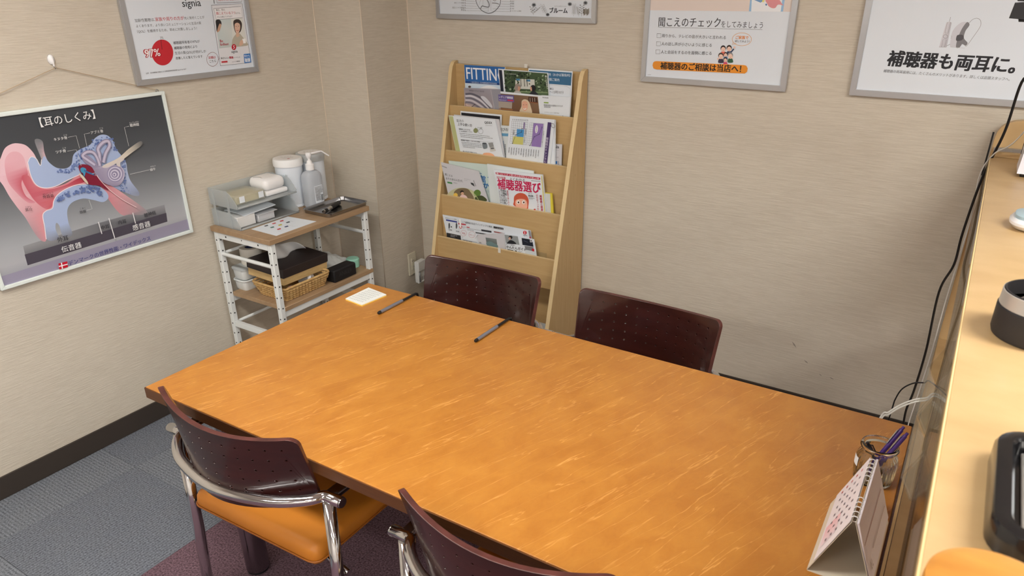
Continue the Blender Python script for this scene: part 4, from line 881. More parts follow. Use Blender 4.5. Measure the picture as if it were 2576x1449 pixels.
def a(P):
    GR = (150, 154, 162)
    for k in range(9): P.line([(1075 + 26 * k, 850 + 2 * k), (1048 + 26 * k, 1140 + 3.5 * k)], 2.5, GR); P.line([(1310 + 23 * k, 870 + 2 * k), (1270 + 25 * k, 1165 + 3.2 * k)], 2.5, GR)
    for k in range(11): P.line([(1078 - 2.6 * k, 850 + 29 * k), (1285 - 2.6 * k, 868 + 29 * k)], 2, GR); P.line([(1312 - 4 * k, 872 + 29 * k), (1495 - 4 * k, 888 + 29 * k)], 2, GR)
    P.poly([(1232, 868), (1248, 869), (1240, 960), (1226, 958)], (126, 106, 156)); P.poly([(1142, 955), (1237, 962), (1228, 1060), (1136, 1052)], (74, 148, 206)); P.poly([(1095, 1050), (1228, 1062), (1220, 1160), (1082, 1148)], (206, 204, 120)); P.poly([(1360, 878), (1488, 888), (1455, 1192), (1330, 1178)], (146, 122, 184)); P.ell((1398, 958), 18, 52, (240, 240, 244), 18, R_(4)); P.down('会話領域', (1399, 915), (1395, 1000), (70, 72, 80))
    for pts in ([(1085, 1140), (1130, 1030), (1200, 995), (1212, 945)], [(1312, 1170), (1370, 1055), (1435, 1020), (1470, 930)]):
        P.line(pts, 4, (60, 64, 84))
        for q in pts: P.ell(q, 6, 6, (60, 64, 84), 8)
    P.poly([(1545, 865), (1592, 870), (1535, 1410), (1487, 1398)], (74, 58, 106)); P.down('補聴器のチャンネル', (1540, 1060), (1508, 1395), (206, 198, 222), .01)
    P.text('0 10 20 30 40 50 60 70', (1085, 838), (1290, 850), (120, 124, 130)); P.down('平均聴力レベル（例）', (1494, 980), (1472, 1150), (70, 72, 80)); P.down('会話音域（ことば）', (1262, 945), (1240, 1140), (70, 72, 80)); P.down('大音響', (1106, 960), (1100, 1030), (70, 72, 80))
    for k in range(13): P.greek((1045 + 32 * k, 1190 + 3 * k), (1030 + 32 * k, 1340 + 4 * k), 1, (0, 0), 6, (110, 114, 122))
ap_ = brochure('audiogram chart sheet with purple spine band, front of the second tier', 1, .0035, .02, CF, [(1050, 784), (1632, 834), (1575, 1400), (1000, 1335)], WP_, .003, 'paper_pad', a, 'paper')
rc = on_y((1391, 316), 2.838); part('binder_ring', MB().tube([rc + Vector((.0095 * math.cos(q), -.004 * math.sin(q) , .0095 * math.sin(q))) for q in [k * math.pi / 8 for k in range(16)]], .0011, 6, closed=True), STEEL, ap_)
# third tier
def a(P):
    for y, tx in ((340, '聴'),): P.text('館', (600, 400), (662, 410), (40, 110, 176), .03); P.text('か', (640, 478), (698, 484), (40, 110, 176), .04); P.text('ある', (650, 528), (706, 532), (150, 170, 190)); P.ell((598, 308), 5, 5, (40, 110, 176), 8); P.ell((612, 311), 5, 5, (40, 110, 176), 8); P.ell((690, 355), 6, 6, (40, 110, 176), 8)
brochure('pale green clear folder with blue lettering at the back of the third tier', 2, .030, .02, CG_, [(225, 160), (760, 212), (760, 640), (300, 580)], mat('folder_green', (206, 222, 216), .3), .003, 'document_folder', a, 'folder')
brochure('plain white booklet behind the red-lettered magazine on the third tier', 2, .020, .02, CG_, [(678, 198), (1222, 282), (1260, 700), (720, 640)], PALEB, .007, 'brochure', None)
def a(P):
    P.text('PHONAK', (148, 228), (206, 250), (60, 62, 66), .02); P.text('聞こえる', (184, 330), (272, 352), (70, 72, 78), .01); P.text('おりのある人生が。', (195, 378), (395, 412), (70, 72, 78), .01); P.poly([(212, 405), (268, 416), (270, 434), (215, 424)], (70, 140, 80)); P.greek((285, 418), (350, 428), 1, (0, 0), 5, (150, 150, 156)); P.greek((410, 370), (490, 388), 2, (0, 16), 4, (170, 172, 178))
    P.poly([(484, 415), (520, 425), (535, 465), (495, 440)], (60, 62, 66)); P.line([(520, 390), (548, 460)], 6, (80, 82, 86))
    P.smooth([(225, 540), (300, 490), (400, 478), (500, 505), (590, 560), (660, 640), (420, 640), (230, 570)], (190, 190, 156)); P.smooth([(290, 540), (340, 490), (430, 485), (480, 520), (520, 620), (340, 620)], (124, 108, 84)); P.ell((310, 565), 26, 26, (226, 190, 90), 14); P.ell((565, 540), 42, 40, (96, 128, 60), 16); P.ell((385, 528), 22, 20, (46, 38, 36), 14); P.ell((390, 545), 18, 18, (214, 170, 142), 12); P.smooth([(365, 575), (400, 558), (440, 580), (450, 620), (370, 610)], (224, 196, 196)); P.smooth([(540, 590), (620, 570), (680, 630), (560, 640)], (70, 80, 50)); P.line([(480, 520), (540, 560), (580, 620)], 5, (206, 214, 150), True)
brochure('grey leaflet with a green garden photo at the front left of the third tier', 2, .002, -.05, CG_, [(135, 178), (575, 282), (690, 640), (222, 560)], GRYP, .006, 'leaflet', a, 'leaflet')
def a(P):
    P.poly([(776, 300), (790, 296), (1298, 358), (1306, 372), (1300, 385), (1286, 384), (788, 322)], (186, 40, 72)); P.text('聞こえにくい？と思ったらまず手にとってほしい本', (792, 320), (1290, 380), (242, 224, 230), .02)
    P.text('2025年版', (792, 364), (898, 378), RED, .02); P.text('よくわかる', (945, 392), (1125, 410), (60, 62, 68), .01); P.text('補聴器選び', (805, 478), (1310, 535), (196, 36, 86), .03, 1.12); P.line([(1198, 395), (1308, 402)], 5, (110, 112, 118))
    P.smooth([(995, 640), (1000, 580), (1040, 545), (1090, 540), (1140, 565), (1168, 620), (1165, 690), (1145, 730), (1000, 690)], (204, 92, 66)); P.smooth([(1015, 630), (1060, 610), (1120, 615), (1150, 650), (1145, 725), (1080, 740), (1020, 695)], (236, 180, 158))
    for x in (1047, 1110): P.ell((x, 648), 19, 22, (246, 244, 240), 14); P.ell((x + 2, 650), 10, 12, (96, 56, 44), 12)
    for i, (x, c) in enumerate(((822, (70, 72, 78)), (846, (70, 72, 78)), (870, (70, 72, 78)), (894, (70, 72, 78)), (920, RED))): P.down(['これならできる', '買う前に読む', '補聴器の基礎', '失敗しない', '補聴器は怖くない'][i], (x, 490 + 4 * i), (x + 20, 660 + 5 * i), c, .01)
    P.down('補聴器と健康', (1310, 560), (1330, 750), RED, .02); P.down('認知症うつ予防', (1268, 552), (1286, 740), RED); P.text('監修・著', (1170, 548), (1212, 552), (90, 92, 98)); P.text('関谷健一', (1170, 576), (1242, 584), (70, 72, 78), .02); P.greek((1175, 590), (1245, 600), 2, (0, 12), 4, (140, 142, 148))
    P.poly([(1320, 335), (1327, 336), (1370, 800), (1362, 800)], (224, 206, 60))
    P.poly([(835, 690), (1100, 725), (1105, 780), (840, 740)], (226, 222, 190)); P.ell((1245, 730), 12, 8, (190, 60, 50), 10)
brochure('magazine with large red lettering and a red-haired cartoon face on the third tier', 2, .004, .0, CG_, [(755, 265), (1327, 328), (1368, 760), (838, 668)], WP_, .010, 'magazine', a, 'magazine')
brochure('small yellow-edged booklet at the right end of the third tier', 2, .016, .02, CG_, [(1330, 535), (1440, 545), (1458, 770), (1340, 760)], YEL, .008, 'booklet', lambda P: P.poly([(1352, 545), (1420, 549), (1430, 775), (1365, 770)], (206, 208, 206)), 'booklet')
# fourth tier
def a(P):
    P.text('新製品ロジーバック情報', (190, 838), (320, 858), (70, 72, 78), .012); P.poly([(195, 848), (325, 872), (328, 890), (197, 866)], (58, 70, 150))
    for x in (232, 318): P.smooth([(x - 6, 900), (x + 8, 895), (x + 12, 930), (x + 4, 960), (x - 6, 950)], (90, 92, 98)); P.text('ION', (x - 2, 980 + (x - 232) * .2), (x + 34, 986 + (x - 232) * .2), (80, 82, 88), .02)
    P.poly([(258, 925), (270, 944), (250, 944)], (40, 40, 44)); P.poly([(202, 1005), (370, 1040), (376, 1110), (208, 1075)], (50, 50, 54)); P.greek((250, 1030), (330, 1046), 2, (0, 16), 5, (190, 190, 194))
    P.text('シグニア補聴器 製品ラインナップと機能', (338, 880), (742, 948), (80, 82, 88)); P.poly([(755, 930), (872, 950), (872, 974), (756, 955)], (44, 44, 48)); P.text('ハンドクラス', (762, 958), (868, 972), (230, 230, 232)); P.poly([(342, 890), (430, 904), (430, 920), (343, 908)], (196, 70, 84)); P.ell((370, 938), 18, 20, (200, 40, 56), 16); P.text('1', (364, 946), (376, 948), (250, 250, 250), .03)
    P.greek((395, 935), (435, 944), 2, (0, 14), 4, (150, 152, 158)); P.greek((445, 955), (610, 980), 2, (4, 16), 4, (150, 152, 158)); P.poly([(440, 935), (475, 940), (475, 950), (440, 945)], (206, 70, 80)); P.poly([(612, 965), (732, 985), (732, 1006), (614, 986)], (60, 60, 66)); P.poly([(762, 988), (880, 1010), (880, 1022), (762, 1000)], (150, 70, 66))
    P.ring((405, 1010), 34, 34, 3, (206, 110, 120), 18); P.ring((502, 1028), 38, 36, 3, (206, 110, 120), 18); P.text('耳型', (388, 1018), (424, 1024), (196, 80, 92)); P.text('サポート', (474, 1034), (530, 1044), (196, 80, 92))
    P.poly([(545, 998), (718, 1026), (718, 1036), (546, 1010)], (52, 52, 56)); P.ell((1125, 1005), 21, 22, (206, 30, 52), 18); P.line([(1130, 990), (1120, 1000), (1130, 1010), (1118, 1020)], 5, (250, 250, 250), True); P.text('signia', (1105, 1040), (1155, 1046), (110, 112, 118))
    P.line([(395, 1050), (392, 1085), (560, 1120)], 3, (110, 112, 118)); P.greek((400, 1095), (570, 1128), 1, (0, 0), 6, (90, 92, 98)); P.line([(340, 905), (380, 1110)], 2, (180, 182, 188))
    P.flush(P.t, 'printed_table')
    P.poly([(1165, 978), (1190, 983), (1208, 1080), (1180, 1070)], (150, 150, 158)); P.ell((1188, 1062), 9, 10, (200, 40, 70), 10)
brochure('wide white product line-up sheet across the fourth tier', 3, .018, .05, CG_, [(155, 795), (1190, 982), (1240, 1300), (215, 1090)], WP_, .003, 'leaflet', a, 'leaflet')
def a(P):
    P.poly([(660, 1062), (790, 1082), (805, 1200), (680, 1170)], [(120, 128, 130), (132, 140, 140), (60, 72, 74), (70, 84, 86)]); P.smooth([(670, 1120), (720, 1110), (760, 1130), (800, 1150), (800, 1180), (690, 1160)], (110, 136, 140)); P.line([(552, 1060), (575, 1030)], 5, (150, 150, 156)); P.text('要覧', (588, 1128), (612, 1132), (80, 82, 88), .02)
    P.line([(540, 1075), (575, 1035), (570, 1068)], 4, (200, 202, 206))
brochure('small white leaflet with a grey landscape photo in the fourth tier', 3, .010, .03, CG_, [(560, 1030), (880, 1010), (905, 1250), (590, 1190)], GRYP, .003, 'leaflet', a, 'leaflet')
def a(P):
    P.poly([(885, 1030), (1040, 1050), (1060, 1150), (900, 1125)], (150, 156, 158)); P.ell((955, 1062), 24, 20, (40, 36, 36), 14); P.ell((945, 1075), 14, 16, (206, 166, 146), 12); P.smooth([(920, 1120), (950, 1095), (990, 1105), (1020, 1140), (915, 1135)], (40, 42, 48)); P.poly([(1085, 1068), (1210, 1090), (1225, 1172), (1095, 1150)], (36, 40, 52)); P.text('D', (1186, 1116), (1212, 1121), (232, 232, 236), .05); P.line([(1110, 1100), (1160, 1120)], 3, (120, 126, 150))
    P.text('聞こえと補聴器の', (905, 1148), (1010, 1164), (70, 72, 78)); P.text('かんたんガイド', (908, 1186), (1138, 1222), (50, 52, 58), .03); P.poly([(1120, 1160), (1225, 1175), (1232, 1225), (1130, 1205)], (130, 132, 136)); P.poly([(1205, 1192), (1234, 1197), (1236, 1228), (1208, 1222)], (196, 36, 50)); P.poly([(918, 1198), (985, 1212), (1000, 1228), (920, 1214)], (44, 44, 48)); P.poly([(1005, 1212), (1030, 1217), (1034, 1232), (1008, 1228)], (70, 72, 78)); P.greek((1045, 1222), (1100, 1232), 2, (0, 10), 4, (130, 132, 138))
brochure('leaflet with a dark-haired person and bold black lettering, right of the fourth tier', 3, .004, .02, CG_, [(882, 1022), (1230, 1085), (1260, 1262), (905, 1210)], WP_, .003, 'leaflet', a, 'leaflet')
CLEAR = thin_sheet('clear_acrylic', (244, 246, 246), 0.0, .03)
bq = on_y((1320, 640), 2.748)
single('acrylic_stand', MB().box((-1.70, 2.7475, LIPS[3][1] - .0975), (-1.585, 2.7495, LIPS[3][1] + .022)), CLEAR, 'clear acrylic leaflet stand at the right end of the fourth tier', 'stand', base=Vector((-1.6425, 2.7485, LIPS[3][1] - .0975)))

# ------------------------------------------------------------------ things on the trolley top
DZ = DK + .022
FROST = thin_sheet('frosted_plastic', (244, 247, 248), .42, .25)
WPL = mat('white_plastic'); MILK = mat('milky_plastic', (222, 228, 236), .35, trans=.45, ior=1.2)
def letter_tray(z, label):
    x0, x1, y0, y1 = -2.752, -2.578, 1.882, 2.205
    t = thing('letter_tray', label, 'letter tray', ((x0 + x1) / 2, (y0 + y1) / 2, z), group='stacked letter trays')
    part('tray_base', MB().box((x0, y0, z), (x1, y1, z + .003)), FROST, t)
    prof = [(x0, z + .003), (x1 - .004, z + .003), (x1, z + .014), (x1 - .014, z + .034), (x1 - .03, z + .052), (x1 - .048, z + .066), (x1 - .07, z + .070), (x0, z + .072)]
    for y in (y0, y1 - .003): part('tray_side', MB().prism([(x, y, zz) for x, zz in prof], (0, .003, 0)), FROST, t)
    part('tray_back', MB().box((x0, y0 + .003, z + .003), (x0 + .003, y1 - .003, z + .072)), FROST, t)
    part('tray_lip', MB().tube([(x1, y0 + .003, z + .005), (x1, y1 - .003, z + .005)], .004, 8), FROST, t)
    return t
letter_tray(DZ, 'lower frosted plastic letter tray on the trolley top')
t = letter_tray(DZ + .092, 'upper frosted plastic letter tray holding a white dispenser box')
for x in (-2.73, -2.64):
    for y in (1.879, 2.2055): part('tray_riser', MB().box((x, y, DZ + .002), (x + .012, y + .0025, DZ + .165)), FROST, t)
uz = DZ + .0955
t = thing('wipe_dispenser', 'rounded white plastic wipe dispenser in the upper letter tray', 'dispenser', (-2.682, 2.135, uz))
part('dispenser_base', MB().box((-2.742, 2.072, uz), (-2.620, 2.196, uz + .022), .008, 3), WPL, t)
m = MB().box((-2.740, 2.075, uz + .020), (-2.623, 2.193, uz + .075), .024, 5)
for f in m.bm.faces: f.smooth = True
part('dispenser_lid', m, WPL, t)
part('lid_slot', MB().tube([(-2.715, 2.09, uz + .0725), (-2.68, 2.10, uz + .0745), (-2.645, 2.092, uz + .071)], .0022, 6), mat('slot_grey', (160, 160, 158), .6), t)
t = thing('clear_box', 'clear plastic box of pale yellow pads with two white labels', 'box', (-2.68, 1.99, uz))
part('box_shell', MB().box((-2.74, 1.905, uz), (-2.612, 2.062, uz + .042), .007, 2), thin_sheet('cloudy_plastic', (240, 238, 226), .35, .2), t)
part('box_filling', MB().box((-2.73, 1.915, uz + .003), (-2.622, 2.052, uz + .034), .003), mat('cream_pads', (226, 216, 184), .7, var=.1, vscale=20), t)
for y in (1.925, 2.025): part('label_sticker', MB().box((-2.6118, y, uz + .010), (-2.6108, y + .026, uz + .036)), WP_, t)
lz = DZ + .0035
single('carton', MB().box((-2.742, 1.892, lz), (-2.605, 1.985, lz + .046), .002, 1), mat('carton_white', (214, 214, 214), .5), 'white carton in the lower letter tray, nearest the tray end', 'box', base=Vector((-2.67, 1.94, lz)))
single('foil_pack', MB().box((-2.70, 1.995, lz), (-2.600, 2.085, lz + .034), .003, 1).box((-2.71, 1.988, lz + .0345), (-2.592, 2.095, lz + .037)), mat('pale_foil', (206, 208, 212), .25, .3), 'shallow silver-white blister pack in the lower letter tray', 'pack', base=Vector((-2.65, 2.04, lz)))
single('paper_packet', MB().grid(lambda u, v: (-2.735 + .13 * u, 1.93 + .17 * v, lz + .048 + .006 * math.sin(2.2 * u + 1) + .008 * v), 8, 8, .003), WP_, 'flat white paper packet lying over the cartons in the lower tray', 'packet', base=Vector((-2.67, 2.0, lz + .05)))
# tubs
def tub(c, lid, label):
    t = thing('plastic_tub', label, 'tub', (c[0], c[1], DZ), group='white screw-lid tubs')
    part('tub_body', MB().lathe([(.056, 0), (.060, .004), (.060, .012), (.058, .015), (.060, .02), (.061, .19), (.058, .192)], (c[0], c[1], DZ), 36), mat('tub_white', (224, 232, 242), .35), t)
    l = part('tub_lid', MB().lathe([(.058, .188), (.066, .190), (.067, .212), (.064, .222), (.058, .224), (.0, .2242)], (c[0], c[1], DZ), 36), lid, t)
    pr = Print((c[0], c[1], DZ + .2245), (.5, .86, 0), (-.86, .5, 0))
    def disc(r, col, ox=0, oy=0): pr.put([(ox + r * math.cos(2 * math.pi * k / 24), oy + r * math.sin(2 * math.pi * k / 24)) for k in range(24)], [tuple(range(24))], col)
    disc(.054, (232, 230, 230)); disc(.006, (186, 60, 76), .0, -.03)
    v, f, x0, x1, y0, y1 = text_geo('ウェット')
    pr.put([((x - (x0 + x1) / 2) * .014, .012 + y * .014) for x, y in v], f, (90, 70, 74))
    for k in range(4): pr.put([(-.03 + .004 * k, -.002 - .006 * k), (.03 - .003 * k, -.002 - .006 * k), (.03 - .003 * k, -.0035 - .006 * k), (-.03 + .004 * k, -.0035 - .006 * k)], [(0, 1, 2, 3)], (176, 170, 176))
    pr.build(l)
    return t
tub((-2.692, 2.275), mat('tub_lid_white', (236, 238, 240), .35), 'white tub with white lid against the left wall behind the trays')
tub((-2.690, 2.409), mat('tub_lid_grey', (176, 180, 182), .4), 'white tub with grey-rimmed lid behind the pump bottle')
# pump bottle
bx, by = -2.598, 2.318
t = thing('pump_bottle', 'translucent pump bottle with long angled white nozzle', 'bottle', (bx, by, DZ))
part('bottle_body', MB().lathe([(.040, 0), (.046, .006), (.047, .02), (.047, .135), (.044, .15), (.034, .163), (.018, .168), (.016, .175)], (bx, by, DZ), 40, sx=.72, sy=1.0, p=3.2), MILK, t)
part('bottle_liquid', MB().lathe([(.038, .003), (.0435, .008), (.0435, .05)], (bx, by, DZ), 32, sx=.70, sy=1.0, p=3.2), mat('liquid', (196, 200, 206), .1, trans=.9, ior=1.1), t)
part('pump_collar', MB().lathe([(.018, .170), (.0195, .172), (.0195, .196), (.014, .199), (.010, .212), (.006, .215), (.006, .225)], (bx, by, DZ), 24), WPL, t)
hd = part('pump_head', MB().lathe([(.006, .222), (.0105, .226), (.013, .236), (.0135, .244), (.011, .249), (0, .250)], (bx, by, DZ), 24), WPL, t)
part('pump_nozzle', MB().tube([(bx, by, DZ + .242), (bx + .02, by + .055, DZ + .247), (bx + .022, by + .06, DZ + .2465), (bx + .038, by + .088, DZ + .222)], [.0042, .0036, .0036, .003], 10), WPL, hd)
lb = part('bottle_label', MB().box((bx + .0338, by - .022, DZ + .022), (bx + .0345, by + .028, DZ + .10)), WP_, t)
pr = Print((bx + .0346, by - .022, DZ + .022), (0, 1, 0), (0, 0, 1))
rnd = random.Random(5)
for k in range(12):
    zz = .072 - .0055 * k; x = .003
    while x < (.046 if k < 6 else .028):
        l = rnd.uniform(.002, .006); pr.put([(x, zz), (x + l, zz), (x + l, zz + .0026), (x, zz + .0026)], [(0, 1, 2, 3)], (96, 96, 100)); x += l + .001
for k in range(10): pr.put([(.033, .006 + .003 * k), (.046, .006 + .003 * k), (.046, .0078 + .003 * k), (.033, .0078 + .003 * k)], [(0, 1, 2, 3)], (60, 60, 64))
pr.build(lb)
# steel tray and otoscope
def rr3(x0, x1, y0, y1, r, z): return [((x0 + x1) / 2 + a, (y0 + y1) / 2 + b, z) for a, b in rounded_rect(x1 - x0, y1 - y0, r, 5)]
def loft(mb, rings, cap0=True, cap1=False):
    n = len(rings[0]); V = [p for r in rings for p in r]
    F = [(i * n + k, i * n + (k + 1) % n, (i + 1) * n + (k + 1) % n, (i + 1) * n + k) for i in range(len(rings) - 1) for k in range(n)]
    if cap0: F.append(tuple(range(n - 1, -1, -1)))
    if cap1: F.append(tuple(range((len(rings) - 1) * n, len(rings) * n)))
    mb._new(V, F, True); return mb
sx0, sx1, sy0, sy1 = -2.562, -2.390, 2.205, 2.462
SS = mat('stainless', (168, 168, 170), .22, 1.0)
m = loft(MB(), [rr3(sx0 + .008, sx1 - .008, sy0 + .008, sy1 - .008, .018, DZ + .0003), rr3(sx0 + .004, sx1 - .004, sy0 + .004, sy1 - .004, .02, DZ + .002), rr3(sx0 + .001, sx1 - .001, sy0 + .001, sy1 - .001, .022, DZ + .018), rr3(sx0 - .002, sx1 + .002, sy0 - .002, sy1 + .002, .024, DZ + .019), rr3(sx0 + .002, sx1 - .002, sy0 + .002, sy1 - .002, .021, DZ + .0185), rr3(sx0 + .006, sx1 - .006, sy0 + .006, sy1 - .006, .018, DZ + .004), rr3(sx0 + .01, sx1 - .01, sy0 + .01, sy1 - .01, .016, DZ + .0025)], True, True)
single('steel_tray', m, SS, 'shallow rounded stainless steel tray on the trolley corner', 'tray', base=Vector(((sx0 + sx1) / 2, (sy0 + sy1) / 2, DZ)))
t = thing('otoscope', 'black and chrome otoscope lying in the steel tray', 'otoscope', (-2.47, 2.30, DZ + .003))
A_, B_ = Vector((-2.452, 2.238, DZ + .014)), Vector((-2.505, 2.385, DZ + .0135)); dd = (B_ - A_).normalized()
part('handle', MB().tube([A_ + dd * .065, A_ + dd * .07, A_ + dd * .15, A_ + dd * .155], [.0085, .0105, .0105, .008], 16), mat('black_plastic'), t)
part('neck', MB().tube([A_ + dd * .022, A_ + dd * .028, A_ + dd * .066], [.007, .0095, .0095], 16), mat('chrome'), t)
part('head', MB().tube([A_ + Vector((0, 0, -.004)), A_ + dd * .012, A_ + dd * .026], [.0075, .0105, .009], 16), mat('black_plastic'), t)
part('lens_ring', MB().tube([A_ + Vector((.004, -.006, .006)), A_ + Vector((.008, -.012, .004))], .008, 14), mat('chrome'), t)
# colour card sheet
q = [Vector((-2.564, 1.922, DZ + .0006)), Vector((-2.403, 1.917, DZ + .0006)), Vector((-2.409, 2.146, DZ + .0006)), Vector((-2.572, 2.131, DZ + .0006))]
t = thing('instruction_sheet', 'white paper sheet with small coloured blocks on the trolley top', 'paper', (-2.49, 2.03, DZ + .0002))
part('paper_sheet', MB().prism(q, (0, 0, -.0005)), WP_, t)
pr = Print(q[0] + Vector((0, 0, .0001)), (.05, 1, 0), (-1, .05, 0), (480, 370, 6.3))
for c, col in (((1440, 1168), (206, 84, 88)), ((1318, 1208), (206, 84, 88)), ((1415, 1233), (206, 196, 60)), ((1540, 1190), (70, 76, 84)), ((1195, 1245), (50, 54, 66)), ((1290, 1270), (60, 110, 96)), ((1515, 1258), (60, 76, 120)), ((1398, 1298), (206, 60, 70))): pr.poly([(c[0] - 36, c[1] + 4), (c[0] + 20, c[1] - 14), (c[0] + 36, c[1] + 2), (c[0] - 18, c[1] + 16)], col)
for a_, b_ in (((1490, 1258), (1760, 1215)), ((1600, 1262), (1800, 1230)), ((1390, 1335), (1560, 1300)), ((1570, 1170), (1650, 1190))): pr.greek(a_, b_, 1, (0, 0), 5, (170, 172, 178))
pr.build(t)

# ------------------------------------------------------------------ things on the second shelf
def enamel(z, lid, label):
    x0, x1, y0, y1 = -2.745, -2.662, 1.915, 2.08
    t = thing('storage_container', label, 'container', ((x0 + x1) / 2, (y0 + y1) / 2, z), group='white lidded containers')
    part('container_body', loft(MB(), [rr3(x0 + .008, x1 - .008, y0 + .008, y1 - .008, .014, z), rr3(x0 + .004, x1 - .004, y0 + .004, y1 - .004, .018, z + .006), rr3(x0 + .001, x1 - .001, y0 + .001, y1 - .001, .02, z + .046)], True, True), mat('enamel_white', (222, 226, 226), .3), t)
    if lid: part('container_lid', loft(MB(), [rr3(x0 - .003, x1 + .003, y0 - .003, y1 + .003, .022, z + .0465), rr3(x0 - .003, x1 + .003, y0 - .003, y1 + .003, .022, z + .054), rr3(x0 + .004, x1 - .004, y0 + .004, y1 - .004, .02, z + .0575)], True, True), mat('lid_white', (206, 212, 214), .3, trans=.2), t)
    else: part('container_rim', MB().tube(rr3(x0 - .001, x1 + .001, y0 - .001, y1 + .001, .022, z + .047), .0035, 8, closed=True), mat('enamel_white'), t)
    return t
enamel(S2, False, 'lower white container of the stacked pair on the trolley shelf')
enamel(S2 + .051, True, 'upper white container with lid of the stacked pair on the trolley shelf')
t = thing('paper_tape_roll', 'white paper tape roll with blue core on the stacked containers', 'tape roll', (-2.697, 2.0, S2 + .109))
part('tape_winding', MB().lathe([(.024, 0), (.047, .0), (.048, .002), (.048, .036), (.0475, .037), (.0475, .039), (.048, .04), (.048, .074), (.047, .076), (.024, .076), (.024, 0)], (-2.697, 2.0, S2 + .109), 36), mat('tape_cream', (226, 222, 212), .7), t)
part('tape_core', MB().lathe([(.020, .002), (.0238, .002), (.0238, .074), (.020, .074), (.020, .002)], (-2.697, 2.0, S2 + .109), 28), mat('core_blue', (40, 50, 90), .6), t)
# wicker basket
bx0, bx1, by0, by1 = -2.605, -2.412, 1.925, 2.175
t = thing('wicker_basket', 'small rectangular tan wicker basket on the trolley shelf', 'basket', ((bx0 + bx1) / 2, (by0 + by1) / 2, S2))
WK = mat('wicker', (206, 172, 116), .6, col2=(176, 138, 86), vscale=50, bump=.3, bscale=200)
part('basket_floor', MB().box((bx0 + .012, by0 + .012, S2 + .001), (bx1 - .012, by1 - .012, S2 + .006)), WK, t)
for r in range(5):
    z = S2 + .0065 + .0115 * r; g = .011 - .0042 * r; ring = []; rad = []
    base = rounded_rect(bx1 - bx0 - 2 * g, by1 - by0 - 2 * g, .02, 4); L = []
    for i in range(len(base)):
        p0, p1 = Vector(base[i]), Vector(base[(i + 1) % len(base)]); n = max(1, int((p1 - p0).length / .003))
        L += [p0 + (p1 - p0) * (k / n) for k in range(n)]
    s_ = 0.0
    for i, p_ in enumerate(L):
        s_ += (p_ - L[i - 1]).length if i else 0; w_ = math.sin(2 * math.pi * s_ / .018 + math.pi * (r % 2))
        d_ = p_.normalized(); ring.append(Vector(((bx0 + bx1) / 2 + p_.x + d_.x * .0018 * w_, (by0 + by1) / 2 + p_.y + d_.y * .0018 * w_, z))); rad.append(.0052 + .0010 * w_)
    part('weave_strand', MB().tube(ring, rad, 6, closed=True), WK, t)
part('basket_rim', MB().tube([(p_[0], p_[1], S2 + .064 + .0012 * math.sin(k * 1.7)) for k, p_ in enumerate(rr3(bx0 - .010, bx1 + .008, by0 - .010, by1 + .010, .022, 0))], .0058, 8, closed=True), WK, t)
# things in the basket
c = Vector((-2.450, 2.115, S2 + .008))
t = thing('lidded_jar', 'small jar with white screw cap lying in the wicker basket', 'jar', c)
A2, B2 = Vector((-2.500, 2.085, S2 + .032)), Vector((-2.447, 2.118, S2 + .0475)); d2 = (B2 - A2).normalized()
part('jar_glass', MB().tube([A2, A2 + d2 * .05], .020, 20), mat('jar_frost', (214, 216, 216), .3, trans=.5), t)
part('jar_cap', MB().tube([A2 + d2 * .046, A2 + d2 * .062], .0225, 24), WPL, t)
m = MB().lathe([(.0, 0), (.024, .006), (.03, .016), (.024, .03), (.010, .038), (0, .039)], (-2.445, 1.985, S2 + .010), 16, sx=.8, sy=1.5)
for v in m.bm.verts: v.co += Vector(noise.noise_vector(v.co * 60)) * .003
single('pink_pouch', m, mat('pink_cloth', (206, 160, 176), .8), 'crumpled pink pouch in the near end of the wicker basket', 'pouch', base=Vector((-2.445, 1.985, S2 + .010)))
# tissue box on the basket
t = thing('tissue_box', 'dark-topped tan tissue box resting on the wicker basket', 'tissue box', (-2.548, 2.07, S2 + .072), .03)
t.rotation_euler = (R_(-2.0), R_(4), R_(3))
part('box_body', MB().box((-.107, -.135, 0), (.107, .135, .036), .002, 1), mat('kraft_card', (206, 178, 126), .6, col2=(188, 158, 108), vscale=12, stretch=(2, 2, 14)), t, True)
part('box_cover', MB().box((-.110, -.138, .034), (.110, .138, .076), .003, 2), mat('dark_card', (46, 38, 38), .5), t, True)
def tis(u, v):
    a = (u - .5) * .15; h = .062 * math.sin(math.pi * min(1, .15 + u * .8)) * v
    return (.018 * math.sin(5 * u + 2 * v) * (1 + .4 * v) - .01 + .03 * v * (u - .5), a * (1 + .25 * v), .076 + h + .012 * v * math.sin(9 * u))
part('tissue', MB().grid(tis, 24, 10, .0007), mat('tissue_paper', (226, 228, 230), .8), t, True)
